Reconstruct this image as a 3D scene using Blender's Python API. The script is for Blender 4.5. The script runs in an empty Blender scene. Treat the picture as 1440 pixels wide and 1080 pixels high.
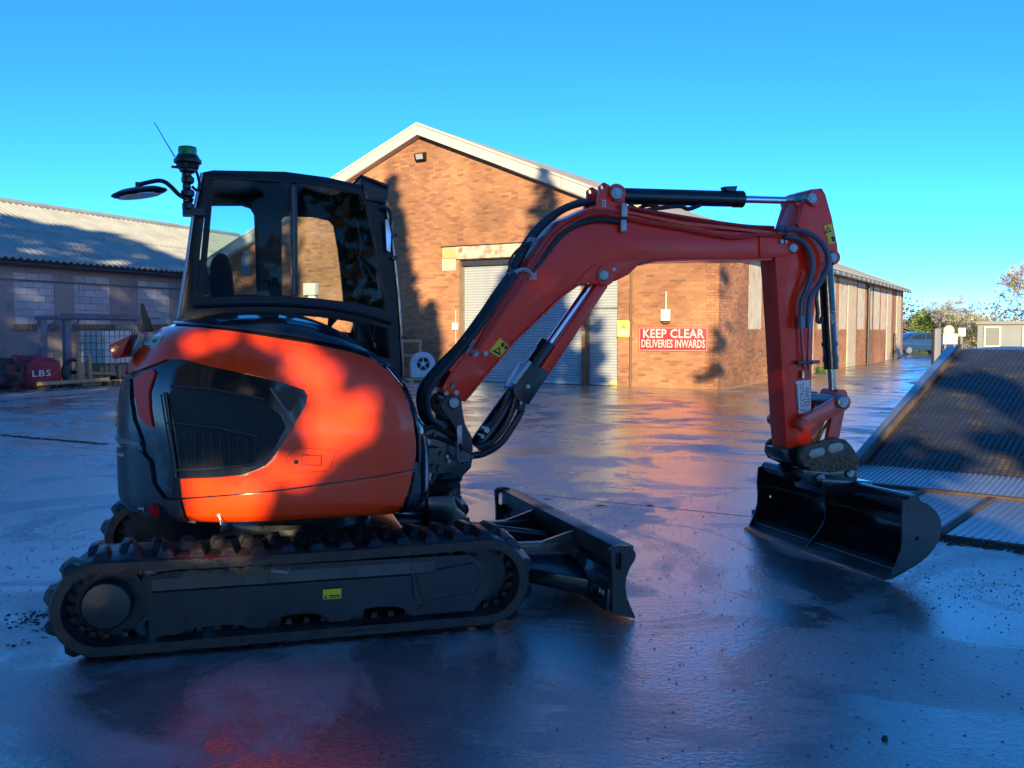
import bpy, bmesh, math, random
from mathutils import Vector, Matrix
from mathutils.geometry import tessellate_polygon
random.seed(7)
PI=math.pi
scene=bpy.context.scene
COL=scene.collection
# ------------------------------------------------------------------ camera
FPX=1300.0; HC=1.57; PITCH=math.atan(76/FPX)
cam=bpy.data.cameras.new('camera'); cam.sensor_width=36; cam.lens=36*FPX/1440
cam.clip_start=.05; cam.clip_end=2000
camo=bpy.data.objects.new('camera',cam); COL.objects.link(camo)
camo.location=(0,0,HC); camo.rotation_euler=(PI/2-PITCH,0,0)
scene.camera=camo
# ------------------------------------------------------------------ sky and sun
SUN_AZ=math.radians(184); SUN_EL=math.radians(14)      # clockwise from +Y
w=bpy.data.worlds.new('World'); scene.world=w; w.use_nodes=True
nt=w.node_tree; nt.nodes.clear()
sky=nt.nodes.new('ShaderNodeTexSky'); sky.sky_type='NISHITA'; sky.sun_disc=False
sky.sun_elevation=SUN_EL; sky.sun_rotation=SUN_AZ; sky.air_density=.49; sky.dust_density=.15; sky.altitude=3000; sky.ozone_density=4.6
hs=nt.nodes.new('ShaderNodeHueSaturation'); hs.inputs['Saturation'].default_value=1.12; hs.inputs['Hue'].default_value=.495
hs.inputs['Value'].default_value=1.0
bg=nt.nodes.new('ShaderNodeBackground'); bg.inputs['Strength'].default_value=.15
wo=nt.nodes.new('ShaderNodeOutputWorld')
nt.links.new(sky.outputs[0],hs.inputs['Color']); nt.links.new(hs.outputs[0],bg.inputs[0]); nt.links.new(bg.outputs[0],wo.inputs[0])
sd=bpy.data.lights.new('sun','SUN'); sd.energy=3.7; sd.angle=math.radians(.4); sd.color=(1,.80,.46)
so=bpy.data.objects.new('sun',sd); COL.objects.link(so)
SDIR=Vector((math.sin(SUN_AZ)*math.cos(SUN_EL),math.cos(SUN_AZ)*math.cos(SUN_EL),math.sin(SUN_EL)))
so.rotation_euler=SDIR.to_track_quat('Z','Y').to_euler()
scene.view_settings.view_transform='Standard'; scene.view_settings.look='None'
scene.view_settings.exposure=1.62; scene.view_settings.gamma=1; scene.view_settings.use_curve_mapping=False
# ------------------------------------------------------------------ rays of the photograph
def ray(px,py):
    a,b,c=px-720,FPX,540-py
    return Vector((a,b*math.cos(PITCH)+c*math.sin(PITCH),-b*math.sin(PITCH)+c*math.cos(PITCH)))
CAM=Vector((0,0,HC))
def G(px,py,z=0):
    r=ray(px,py); t=(z-HC)/r.z; return Vector((r.x*t,r.y*t,z))
class Frame:
    """vertical frame: origin (X,Y), heading ang; local x forward, y left"""
    def __init__(s,o,ang): s.o=Vector((o[0],o[1],0)); s.a=ang; s.c=math.cos(ang); s.s=math.sin(ang)
    def W(s,x,y,z): return Vector((s.o.x+x*s.c-y*s.s,s.o.y+x*s.s+y*s.c,z))
    def L(s,p): dx,dy=p[0]-s.o.x,p[1]-s.o.y; return Vector((dx*s.c+dy*s.s,-dx*s.s+dy*s.c,p[2]))
    def U(s,px,py,y):          # pixel -> (x,z) on the plane y
        r=ray(px,py); rl=-r.x*s.s+r.y*s.c; ol=s.L(CAM)
        t=(y-ol.y)/rl
        return ((r.x*s.c+r.y*s.s)*t+ol.x, r.z*t+HC)
    def dirL(s,r): return Vector((r.x*s.c+r.y*s.s,-r.x*s.s+r.y*s.c,r.z))
# ------------------------------------------------------------------ materials
MATS={}
def mat(name,col,rough=.5,metal=0,var=0,vscale=5,bump=0,bscale=60,coat=0,dirt=None,dirtamt=0,dscale=3,trans=0,emit=None,estr=0,attr=None,stretch=None,rvar=0,spec=.5,alpha=None):
    if name in MATS: return MATS[name]
    m=bpy.data.materials.new(name); m.use_nodes=True; t=m.node_tree; N=t.nodes; L=t.links
    b=N['Principled BSDF']; b.inputs['Roughness'].default_value=rough; b.inputs['Metallic'].default_value=metal
    b.inputs['Specular IOR Level'].default_value=spec
    b.inputs['Coat Weight'].default_value=coat; b.inputs['Coat Roughness'].default_value=.06
    if trans: b.inputs['Transmission Weight'].default_value=trans; b.inputs['IOR'].default_value=1.02
    tc=N.new('ShaderNodeTexCoord'); src=tc.outputs['Object']
    if stretch:
        mp=N.new('ShaderNodeMapping'); mp.inputs['Scale'].default_value=stretch; L.new(src,mp.inputs[0]); src=mp.outputs[0]
    def noise(sc,det=6,ro=.6):
        n=N.new('ShaderNodeTexNoise'); n.inputs['Scale'].default_value=sc; n.inputs['Detail'].default_value=det; n.inputs['Roughness'].default_value=ro
        L.new(src,n.inputs['Vector']); return n.outputs['Fac']
    cur=None
    rgb=N.new('ShaderNodeRGB'); rgb.outputs[0].default_value=(*col,1); cur=rgb.outputs[0]
    if attr:
        a=N.new('ShaderNodeAttribute'); a.attribute_name=attr
        if isinstance(attr,str) and attr=='Col': cur=a.outputs['Color']
    if var:
        mr=N.new('ShaderNodeMapRange'); mr.inputs[1].default_value=.3; mr.inputs[2].default_value=.7; mr.inputs[3].default_value=1-var; mr.inputs[4].default_value=1+var
        L.new(noise(vscale),mr.inputs[0])
        mx=N.new('ShaderNodeVectorMath'); mx.operation='SCALE'; L.new(cur,mx.inputs[0]); L.new(mr.outputs[0],mx.inputs['Scale']); cur=mx.outputs[0]
    if dirt:
        cr=N.new('ShaderNodeMapRange'); cr.inputs[1].default_value=.62-.35*dirtamt; cr.inputs[2].default_value=.75-.2*dirtamt
        L.new(noise(dscale,9,.68),cr.inputs[0])
        mx=N.new('ShaderNodeMix'); mx.data_type='RGBA'; L.new(cr.outputs[0],mx.inputs[0]); L.new(cur,mx.inputs[6]); mx.inputs[7].default_value=(*dirt,1); cur=mx.outputs[2]
        rr=N.new('ShaderNodeMapRange'); rr.inputs[3].default_value=rough; rr.inputs[4].default_value=min(1,rough+.45); L.new(cr.outputs[0],rr.inputs[0]); L.new(rr.outputs[0],b.inputs['Roughness'])
    elif rvar:
        rr=N.new('ShaderNodeMapRange'); rr.inputs[1].default_value=.3; rr.inputs[2].default_value=.7; rr.inputs[3].default_value=max(0,rough-rvar); rr.inputs[4].default_value=rough+rvar
        L.new(noise(vscale*1.7),rr.inputs[0]); L.new(rr.outputs[0],b.inputs['Roughness'])
    L.new(cur,b.inputs['Base Color'])
    if bump:
        bp=N.new('ShaderNodeBump'); bp.inputs['Strength'].default_value=bump; bp.inputs['Distance'].default_value=.01
        L.new(noise(bscale,4),bp.inputs['Height']); L.new(bp.outputs[0],b.inputs['Normal'])
    if emit: b.inputs['Emission Color'].default_value=(*emit,1); b.inputs['Emission Strength'].default_value=estr
    MATS[name]=m; return m
# ------------------------------------------------------------------ mesh helpers
class MB:
    def __init__(s): s.v=[]; s.f=[]; s.col=None
    def add(s,vs,fs):
        n=len(s.v); s.v+= [tuple(p) for p in vs]; s.f+=[tuple(i+n for i in f) for f in fs]; return s
    def box(s,x0,x1,y0,y1,z0,z1):
        return s.add([(x0,y0,z0),(x1,y0,z0),(x1,y1,z0),(x0,y1,z0),(x0,y0,z1),(x1,y0,z1),(x1,y1,z1),(x0,y1,z1)],
          [(0,3,2,1),(4,5,6,7),(0,1,5,4),(1,2,6,5),(2,3,7,6),(3,0,4,7)])
    def hexa(s,a,b):   # two quads
        return s.add(list(a)+list(b),[(3,2,1,0),(4,5,6,7),(0,1,5,4),(1,2,6,5),(2,3,7,6),(3,0,4,7)])
    def tube(s,pts,r,n=8,caps=True,smooth_path=0):
        pts=[Vector(p) for p in pts]
        rs=list(r) if isinstance(r,(list,tuple)) else [r]*len(pts)
        if smooth_path and len(pts)>2:
            q=[];qr=[]
            for i in range(len(pts)-1):
                p0=pts[max(i-1,0)];p1=pts[i];p2=pts[i+1];p3=pts[min(i+2,len(pts)-1)]
                for k in range(smooth_path):
                    t=k/smooth_path
                    q.append(.5*((2*p1)+(p2-p0)*t+(2*p0-5*p1+4*p2-p3)*t*t+(3*p1-p0-3*p2+p3)*t**3)); qr.append(rs[i]*(1-t)+rs[i+1]*t)
            q.append(pts[-1]);qr.append(rs[-1]);pts=q;rs=qr
        vs=[];fs=[]; up=None
        for i,p in enumerate(pts):
            d=(pts[min(i+1,len(pts)-1)]-pts[max(i-1,0)]).normalized()
            if up is None:
                up=Vector((0,0,1)) if abs(d.z)<.9 else Vector((1,0,0))
            a=d.cross(up)
            if a.length<1e-6: a=d.cross(Vector((0,1,0.01)))
            a.normalize(); b=a.cross(d).normalized(); up=b
            for k in range(n):
                an=2*PI*k/n; vs.append(p+(a*math.cos(an)+b*math.sin(an))*rs[i])
        for i in range(len(pts)-1):
            for k in range(n):
                k2=(k+1)%n; fs.append((i*n+k,i*n+k2,(i+1)*n+k2,(i+1)*n+k))
        if caps: fs.append(tuple(reversed(range(n)))); fs.append(tuple((len(pts)-1)*n+k for k in range(n)))
        return s.add(vs,fs)
    def cyl(s,p0,p1,r,n=20,r2=None): return s.tube([p0,p1],[r,r if r2 is None else r2],n)
    def lathe(s,prof,c,axis='Z',n=24):   # prof [(r,h)]
        vs=[];fs=[]
        for r,h in prof:
            for k in range(n):
                a=2*PI*k/n
                if axis=='Z': vs.append((c[0]+r*math.cos(a),c[1]+r*math.sin(a),c[2]+h))
                elif axis=='Y': vs.append((c[0]+r*math.cos(a),c[1]+h,c[2]+r*math.sin(a)))
                else: vs.append((c[0]+h,c[1]+r*math.cos(a),c[2]+r*math.sin(a)))
        for i in range(len(prof)-1):
            for k in range(n):
                k2=(k+1)%n; fs.append((i*n+k,i*n+k2,(i+1)*n+k2,(i+1)*n+k))
        fs.append(tuple(range(n))); fs.append(tuple((len(prof)-1)*n+k for k in range(n)))
        return s.add(vs,fs)
    def prism(s,loops,y0,y1,tf=None):
        """loops: outer then holes, each [(x,z)]; extruded along y between y0 and y1 (numbers)"""
        if loops and not isinstance(loops[0][0],(list,tuple)): loops=[loops]
        flat=[p for l in loops for p in l]
        tris=tessellate_polygon([[Vector((p[0],p[1],0)) for p in l] for l in loops])
        n=len(flat); vs=[(p[0],y0,p[1]) for p in flat]+[(p[0],y1,p[1]) for p in flat]
        fs=[tuple(t) for t in tris]+[tuple(n+i for i in reversed(t)) for t in tris]
        o=0
        for l in loops:
            m=len(l)
            for i in range(m):
                j=(i+1)%m; fs.append((o+i,o+j,n+o+j,n+o+i))
            o+=m
        if tf: vs=[tf(*v) for v in vs]
        return s.add(vs,fs)
    def build(s,name,m,parent=None,smooth=False,bevel=0,seg=2,sharp=35):
        me=bpy.data.meshes.new(name); me.from_pydata(s.v,[],s.f)
        bm=bmesh.new(); bm.from_mesh(me)
        if bevel or smooth: bmesh.ops.remove_doubles(bm,verts=bm.verts,dist=1e-5)
        bmesh.ops.recalc_face_normals(bm,faces=bm.faces)
        if bevel:
            es=[e for e in bm.edges if len(e.link_faces)==2 and e.calc_face_angle(0)>math.radians(32)]
            bmesh.ops.bevel(bm,geom=es,offset=bevel,segments=seg,profile=.6,affect='EDGES',clamp_overlap=True)
        if smooth or bevel:
            for f in bm.faces: f.smooth=True
            for e in bm.edges:
                if len(e.link_faces)==2 and e.calc_face_angle(0)>math.radians(sharp): e.smooth=False
        bm.to_mesh(me); bm.free()
        if s.col:
            ca=me.color_attributes.new('Col','FLOAT_COLOR','POINT')
            for i,c in enumerate(s.col): ca.data[i].color=(*c,1)
        me.materials.append(m)
        o=bpy.data.objects.new(name,me); COL.objects.link(o)
        if parent: o.parent=parent
        return o
def tag(o,label=None,cat=None,group=None,kind=None):
    if label:o['label']=label
    if cat:o['category']=cat
    if group:o['group']=group
    if kind:o['kind']=kind
    return o
def thing(name,label,cat,loc=(0,0,0),rz=0,group=None):
    o=bpy.data.objects.new(name,None); COL.objects.link(o); o.location=loc; o.rotation_euler=(0,0,rz); o.empty_display_size=.2
    return tag(o,label,cat,group)
def dup(o,parent=None):
    c=o.copy(); COL.objects.link(c); c.parent=parent
    if parent: c.matrix_parent_inverse=o.matrix_parent_inverse
    for ch in o.children: dup(ch,c)
    return c
def text_mesh(s,size,extrude=.001,spacing=1.0,xs=1.0,bold=0):
    cu=bpy.data.curves.new('t','FONT'); cu.body=s; cu.offset=bold*size; cu.size=size; cu.extrude=extrude; cu.align_x='CENTER'; cu.align_y='CENTER'; cu.space_character=spacing; cu.resolution_u=2; cu.space_line=1.05
    o=bpy.data.objects.new('t',cu); COL.objects.link(o)
    dg=bpy.context.evaluated_depsgraph_get(); me=bpy.data.meshes.new_from_object(o.evaluated_get(dg))
    bpy.data.objects.remove(o); bpy.data.curves.remove(cu)
    if xs!=1:
        for v in me.vertices: v.co.x*=xs
    return me
def put_text(name,s,size,m,parent,origin,xd,zd,spacing=1.0,xs=1.0,extrude=.001,bold=0):
    me=text_mesh(s,size,extrude,spacing,xs,bold)
    me.materials.append(m); o=bpy.data.objects.new(name,me); COL.objects.link(o); o.parent=parent
    X=Vector(xd).normalized(); Z=Vector(zd).normalized(); N=X.cross(Z)
    M=Matrix((( X.x,Z.x,N.x,origin[0]),(X.y,Z.y,N.y,origin[1]),(X.z,Z.z,N.z,origin[2]),(0,0,0,1)))
    o.matrix_local=M; return o
# common materials
ORANGE=mat('orange_paint',(.90,.052,.003),.24,coat=.3,spec=.35,var=.05,vscale=3,bump=.05,bscale=200)
RED=mat('boom_paint',(.90,.035,.008),.30,coat=.15,spec=.35,var=.06,vscale=3,dirt=(.25,.05,.03),dirtamt=.05,dscale=7)
BLACK=mat('black_plastic',(.009,.010,.014),.3,var=.2,vscale=8,dirt=(.03,.028,.028),dirtamt=.2,dscale=6)
GLOSSB=mat('gloss_black_hood',(.010,.012,.018),.14,coat=.5,var=.1,rvar=.05)
BLKMET=mat('black_steel',(.010,.011,.016),.26,metal=0,var=.25,vscale=6,dirt=(.035,.03,.028),dirtamt=.12,dscale=5,coat=.2)
RUBBER=mat('rubber',(.014,.014,.018),.34,var=.35,vscale=9,bump=.5,bscale=50,dirt=(.06,.045,.035),dirtamt=.35,dscale=7)
TRKFR=mat('track_frame_steel',(.018,.020,.027),.28,var=.3,vscale=6,dirt=(.035,.03,.028),dirtamt=.25,dscale=3.5,stretch=(2.5,2.5,.7),coat=.1)
CHROME=mat('chrome',(.75,.76,.78),.12,metal=1)
STEEL=mat('zinc_steel',(.30,.30,.29),.35,metal=.8,var=.2,vscale=30)
HOSE=mat('hose_rubber',(.02,.022,.028),.38,bump=.2,bscale=200)
HOSEB=mat('hose_blue_grey',(.07,.09,.13),.42)
YEL=mat('warning_yellow',(.85,.60,.02),.45)
INK=mat('black_ink',(.01,.01,.01),.5)
WHITE=mat('white_print',(.75,.75,.74),.45)
def glass_mat(name,tint,ior=1.45,rough=.0,fac=.12):
    m=bpy.data.materials.new(name); m.use_nodes=True; t=m.node_tree; N=t.nodes; L=t.links; N.clear()
    o=N.new('ShaderNodeOutputMaterial'); tr=N.new('ShaderNodeBsdfTransparent'); tr.inputs[0].default_value=(*tint,1)
    gl=N.new('ShaderNodeBsdfGlossy'); gl.inputs['Roughness'].default_value=rough+.02; gl.inputs[0].default_value=(1,1,1,1)
    fr=N.new('ShaderNodeFresnel'); fr.inputs[0].default_value=ior; mx=N.new('ShaderNodeMixShader')
    L.new(fr.outputs[0],mx.inputs[0]); L.new(tr.outputs[0],mx.inputs[1]); L.new(gl.outputs[0],mx.inputs[2]); L.new(mx.outputs[0],o.inputs[0])
    return m
GLASS=glass_mat('cab_glass',(.86,.92,.92),1.15)
# ================================================================== SETTING
def ground_mat(name,c0,c1,rl,rh,bstr=.35,bsc=38,wetscale=.35):
    m=bpy.data.materials.new(name); m.use_nodes=True; t=m.node_tree; N=t.nodes; L=t.links; b=N['Principled BSDF']
    g=N.new('ShaderNodeNewGeometry')
    def noise(sc,det=8,ro=.62,dist=0):
        n=N.new('ShaderNodeTexNoise'); n.inputs['Scale'].default_value=sc; n.inputs['Detail'].default_value=det; n.inputs['Roughness'].default_value=ro; n.inputs['Distortion'].default_value=dist
        L.new(g.outputs['Position'],n.inputs['Vector']); return n.outputs['Fac']
    def rng(s,a,bb,c,d):
        r=N.new('ShaderNodeMapRange'); r.inputs[1].default_value=a;r.inputs[2].default_value=bb;r.inputs[3].default_value=c;r.inputs[4].default_value=d; L.new(s,r.inputs[0]); return r.outputs[0]
    def math_(op,a,bb):
        n=N.new('ShaderNodeMath'); n.operation=op
        for i,x in enumerate((a,bb)):
            if isinstance(x,(int,float)): n.inputs[i].default_value=x
            else: L.new(x,n.inputs[i])
        return n.outputs[0]
    big=noise(wetscale,6,.6,.6); mid=noise(1.7,8,.65); fine=noise(42,6,.75); grit=noise(140,2,.5)
    pn=noise(.75,9,.62,1.2); dry=rng(pn,.475,.575,0,1)        # 0 = standing film of water, 1 = damp, open surface
    mx=N.new('ShaderNodeMix'); mx.data_type='RGBA'; mx.inputs[6].default_value=(*c0,1); mx.inputs[7].default_value=(*c1,1)
    L.new(rng(math_('ADD',math_('MULTIPLY',big,.6),math_('MULTIPLY',mid,.4)),.38,.62,0,1),mx.inputs[0])
    # small dark grit and specks
    sp=rng(grit,.60,.68,1,.35); s2=N.new('ShaderNodeVectorMath'); s2.operation='SCALE'; L.new(mx.outputs[2],s2.inputs[0]); L.new(sp,s2.inputs['Scale'])
    s3=N.new('ShaderNodeVectorMath'); s3.operation='SCALE'; L.new(s2.outputs[0],s3.inputs[0]); L.new(math_('MULTIPLY',rng(fine,.3,.7,.6,1.4),rng(dry,0,1,.55,1.15)),s3.inputs['Scale'])
    L.new(s3.outputs[0],b.inputs['Base Color'])
    ru=math_('ADD',math_('MULTIPLY',dry,rng(big,.40,.60,rl,rh)),rng(mid,.35,.65,.17,.25)); L.new(ru,b.inputs['Roughness'])
    b.inputs['Specular IOR Level'].default_value=1.0
    b.inputs['Coat Weight'].default_value=1.0; b.inputs['Coat IOR'].default_value=1.5; L.new(ru,b.inputs['Coat Roughness'])
    hb=math_('ADD',math_('MULTIPLY',noise(bsc,4,.6),1.0),math_('MULTIPLY',noise(95,3,.6),.5))
    bp=N.new('ShaderNodeBump'); bp.inputs['Distance'].default_value=.009
    L.new(math_('MULTIPLY',rng(big,.4,.6,bstr*.8,bstr*1.5),rng(dry,0,1,.35,1)),bp.inputs['Strength']); L.new(hb,bp.inputs['Height']); L.new(bp.outputs[0],b.inputs['Normal']); L.new(bp.outputs[0],b.inputs['Coat Normal'])
    return m
CONC=ground_mat('wet_concrete',(.12,.128,.14),(.34,.35,.365),.10,.36,1.0,34)
TARM=ground_mat('wet_tarmac_far',(.07,.07,.072),(.14,.135,.13),.2,.45,.5,30)
# base ground to the horizon
b=MB(); b.add([(-900,-300,-.03),(900,-300,-.03),(900,1500,-.03),(-900,1500,-.03)],[(0,1,2,3)])
tag(b.build('ground',TARM),kind='structure')
# concrete bays, joints parallel to the gable
CORN=Vector((5.42,24.3,0)); UD=Vector((-.863,.505,0)).normalized(); VD=Vector((.505,.863,0)).normalized()
offs=[-11.6,-5.1,1.35,7.67,14.1,20.45,23.65]
for i in range(len(offs)-1):
    n0,n1=offs[i]+.009,offs[i+1]-.009
    cuts=[-30,-14.2+(i%2)*3.1,3.9+(i%2)*2.2+( 60 if i in(2,3,4) else 0),34] if i not in(2,3,4) else [-30,-11.2,34]
    for a,c in zip(cuts[:-1],cuts[1:]):
        b=MB(); P=[]
        for z in (-.028,0):
            P.append([tuple((VD*n+UD*(-u)).to_tuple()[:2])+(z,) for n,u in ((n0,a+.009),(n1,a+.009),(n1,c-.009),(n0,c-.009))])
        b.hexa(P[0],P[1]); tag(b.build('concrete_slab',CONC,bevel=.004,seg=1),kind='structure')
# ---------------------------------------------------------------- brick work
BRK=None
def brick_mat():
    m=bpy.data.materials.new('brick'); m.use_nodes=True; t=m.node_tree;N=t.nodes;L=t.links;b=N['Principled BSDF']
    a=N.new('ShaderNodeAttribute'); a.attribute_name='Col'; tc=N.new('ShaderNodeTexCoord')
    n=N.new('ShaderNodeTexNoise'); n.inputs['Scale'].default_value=.55; n.inputs['Detail'].default_value=6; L.new(tc.outputs['Object'],n.inputs[0])
    n2=N.new('ShaderNodeTexNoise'); n2.inputs['Scale'].default_value=40; L.new(tc.outputs['Object'],n2.inputs[0])
    r=N.new('ShaderNodeMapRange'); r.inputs[1].default_value=.3;r.inputs[2].default_value=.7;r.inputs[3].default_value=.62;r.inputs[4].default_value=1.28; L.new(n.outputs[0],r.inputs[0])
    r2=N.new('ShaderNodeMapRange'); r2.inputs[3].default_value=.8;r2.inputs[4].default_value=1.2; L.new(n2.outputs[0],r2.inputs[0])
    mm=N.new('ShaderNodeMath'); mm.operation='MULTIPLY'; L.new(r.outputs[0],mm.inputs[0]); L.new(r2.outputs[0],mm.inputs[1])
    s=N.new('ShaderNodeVectorMath'); s.operation='SCALE'; L.new(a.outputs[0],s.inputs[0]); L.new(mm.outputs[0],s.inputs['Scale']); L.new(s.outputs[0],b.inputs['Base Color'])
    b.inputs['Roughness'].default_value=.85
    return m
BRK=brick_mat()
MORT=mat('mortar',(.26,.17,.11),.9,var=.15,vscale=3)
def brickwork(fr,u0,u1,z0,z1,yface,out,holes=(),top=None,pal=None,step=.075,bl=.225):
    """bricks on the vertical plane y=yface of frame fr, facing 'out' (+1/-1 in y); one joined mesh with colours"""
    mb=MB(); mb.col=[]
    nr=int((z1-z0)/step)
    for r in range(nr):
        za=z0+r*step+.005; zb=z0+(r+1)*step-.005
        u=u0-(bl/2 if r%2 else 0)
        while u<u1:
            a=max(u+.005,u0); c=min(u+bl-.005,u1); u+=bl
            if c-a<.03: continue
            if top:
                tt=min(top(a),top(c))
                if tt<za+.02: continue
            segs=[(a,c)]
            for (h0,h1,hz0,hz1) in holes:
                if za>=hz1-.02 or zb<=hz0+.02: continue
                ns=[]
                for (p,q) in segs:
                    if q<=h0 or p>=h1: ns.append((p,q)); continue
                    if p<h0-.03: ns.append((p,h0))
                    if q>h1+.03: ns.append((h1,q))
                segs=ns
            for (p,q) in segs:
                zt=zb
                if top: zt=min(zb,min(top(p),top(q)))
                if zt-za<.02: continue
                yo=yface+out*(.008+random.uniform(-.002,.003)); yi=yface-out*.004
                vs=[(p,yo,za),(q,yo,za),(q,yo,zt),(p,yo,zt),(p,yi,za),(q,yi,za),(q,yi,zt),(p,yi,zt)]
                mb.add([fr.W(*v) for v in vs],[(0,1,2,3),(0,4,5,1),(1,5,6,2),(2,6,7,3),(3,7,4,0)])
                c0=random.choice(pal); k=random.uniform(.86,1.12)
                mb.col+= [(c0[0]*k,c0[1]*k,c0[2]*k)]*8
    return mb
PAL=[(.33,.14,.066),(.35,.155,.07),(.31,.13,.062),(.36,.165,.078),(.29,.12,.06),(.34,.16,.075),(.31,.145,.075),(.24,.10,.055)]
# frame of the gable wall: x = to the left along the wall (away), y: +y = left of x  -> outwards towards the camera
FG=Frame((CORN.x,CORN.y),math.atan2(UD.y,UD.x))
FS=Frame((CORN.x,CORN.y),math.atan2(VD.y,VD.x))      # side wall: x away, y left (= into the building); outward is -y
# check sign for outward of gable
OUTG=1 if FG.L(CAM).y>0 else -1
def fu(px,py,y=0): return FG.U(px,py,y)
def su(px,py,y=0): return FS.U(px,py,y)
WID=19.0; EH=4.02; PH=7.85
def gtop(u): return EH-.12+(PH-EH)*(1-abs(u-WID/2)/(WID/2))
brick_hall=thing('brick_building','large brick warehouse with white gable verge and two roller shutter doors','building')
# openings on the gable
dx0,_=fu(818,460); dx1,_=fu(646,460); _,dz1=fu(700,363)
ex0,_=fu(869,450); ex1,_=fu(823,450)
_,ez1=fu(846,362)
dz1=max(dz1,3.6); ez1=dz1
sx0=fu(352,370)[0]; sx1=fu(340,370)[0]; sz0=fu(346,385)[1]; sz1=fu(346,352)[1]
holes=[(ex0,ex1,-1,dz1+.22),(dx0,dx1,-1,dz1+.0),(dx0-.15,dx1+.1,dz1-.0,dz1+.42),(ex0-.05,ex1,dz1-.01,dz1+.42),(ex1-.01,dx0+.01,-1,dz1+.4)]
gb=brickwork(FG,0,WID,0,PH,0,OUTG,holes,gtop,PAL)
o=gb.build('brick',BRK,brick_hall); o['kind']='stuff'
# backing walls (mortar)
def wallpoly(fr,loops,y0,y1,name,m,parent):
    mb=MB(); mb.prism(loops,y0,y1,tf=lambda x,y,z: fr.W(x,y,z)); return mb.build(name,m,parent)
gp=[(0,-.03),(ex0,-.03),(ex0,dz1),(ex1,dz1),(ex1,-.03),(dx0,-.03),(dx0,dz1),(dx1,dz1),(dx1,-.03),(WID,-.03),(WID,gtop(WID)),(WID/2,gtop(WID/2)),(0,gtop(0))]
wallpoly(FG,gp,0,-OUTG*.35,'wall',MORT,brick_hall)
LEN=34.0
SGN=1 if FS.L(CAM).y>0 else -1     # outward sign for side wall
sillz=su(1060,463)[1]
def sx(px,py=440): return su(px,py)[0]
panels=[(1052,1070),(1179.6,1190),(1205.6,1215.5),(1220.5,1226),(1228.5,1236.5),(1238.5,1245.5)]
cols=[(1085,1097),(1131,1143),(1191,1202.5),(1246.5,1252.5),(1260,1266)]
extra=[(1107,1117),(1150,1160),(1164,1174)]
SH=[(sx(a),sx(b2),sillz,3.72) for a,b2 in panels+extra]
CH=[(sx(a),sx(b2),-1,3.75) for a,b2 in cols]
sb=brickwork(FS,0,LEN,0,3.78,0,SGN,SH+CH,None,PAL)
o=sb.build('brick',BRK,brick_hall); o['kind']='stuff'
wallpoly(FS,[(0.0,-.03),(LEN,-.03),(LEN,3.9),(0.0,3.9)],0,-SGN*.35,'wall',MORT,brick_hall)
CREAM=mat('cream_render',(.48,.42,.33),.85,var=.14,vscale=2.5,dirt=(.30,.24,.17),dirtamt=.3,dscale=2)
CONCP=mat('concrete_post',(.45,.37,.28),.85,var=.12,vscale=4,dirt=(.32,.25,.18),dirtamt=.3,dscale=3)
WHITEP=mat('white_verge',(.50,.46,.38),.6,var=.06,vscale=2,dirt=(.5,.45,.38),dirtamt=.15,dscale=1.5)
for (a,c,z0,z1) in SH:
    mb=MB(); mb.prism([(a+.004,z0),(c-.004,z0),(c-.004,z1),(a+.004,z1)],SGN*.001,SGN*.012,tf=lambda x,y,z: FS.W(x,y,z)); mb.build('window_infill',CREAM,brick_hall,bevel=.004,seg=1)
for (a,c,z0,z1) in CH:
    mb=MB(); mb.prism([(a,-.02),(c,-.02),(c,z1),(a,z1)],SGN*.001,SGN*.05,tf=lambda x,y,z: FS.W(x,y,z)); mb.build('column',CONCP,brick_hall,bevel=.006,seg=1)
# rear and left walls closing the hall
FL=Frame(FG.W(WID,0,0),FS.a)
for (fr,l,name,yy) in ((FL,LEN,'wall',SGN*.3),):
    wallpoly(fr,[(0,-.03),(l,-.03),(l,3.9),(0,3.9)],0,yy,'wall',MORT,brick_hall)
FB=Frame(FS.W(LEN,0,0),FG.a)
wallpoly(FB,[(0,-.03),(WID,-.03),(WID,gtop(WID)),(WID/2,gtop(WID/2)),(0,gtop(0))],0,OUTG*-.3,'wall',MORT,brick_hall)
# corrugated roofs
CEM=mat('cement_sheet',(.36,.34,.30),.8,var=.12,vscale=1.2,dirt=(.25,.23,.19),dirtamt=.2,dscale=.8)
def corrugated(P0,along,down,L,W,pitch,amp,name,m,parent,thick=.02,seg=6):
    """sheet from P0, waves repeat along 'along', ridges run 'down'"""
    along=Vector(along).normalized(); down=Vector(down).normalized(); n=along.cross(down).normalized()
    if n.z<0:n=-n
    mb=MB(); k=int(L/pitch*seg); vs=[];
    for i in range(k+1):
        s=i*pitch/seg; h=amp*math.cos(2*PI*s/pitch)
        p=P0+along*s+n*h
        vs+= [p,p+down*W,p-n*thick,p+down*W-n*thick]
    fs=[]
    for i in range(k):
        a=i*4;c=a+4; fs+=[(a,a+1,c+1,c),(a+2,c+2,c+3,a+3),(a+1,a+3,c+3,c+1),(a,c,c+2,a+2)]
    mb.add(vs,fs); return mb.build(name,m,parent,smooth=True,sharp=60)
OV=.25
peak=FG.W(WID/2,OUTG*OV,PH+.04); 
for sgn,u in ((-1,0),(1,WID)):
    eave=FG.W(u+sgn*.45,OUTG*OV,EH-.16)
    d=eave-peak; corrugated(peak,VD,d,LEN+.5,d.length,.34,.035,'roof_sheet',CEM,brick_hall,seg=6)
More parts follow.
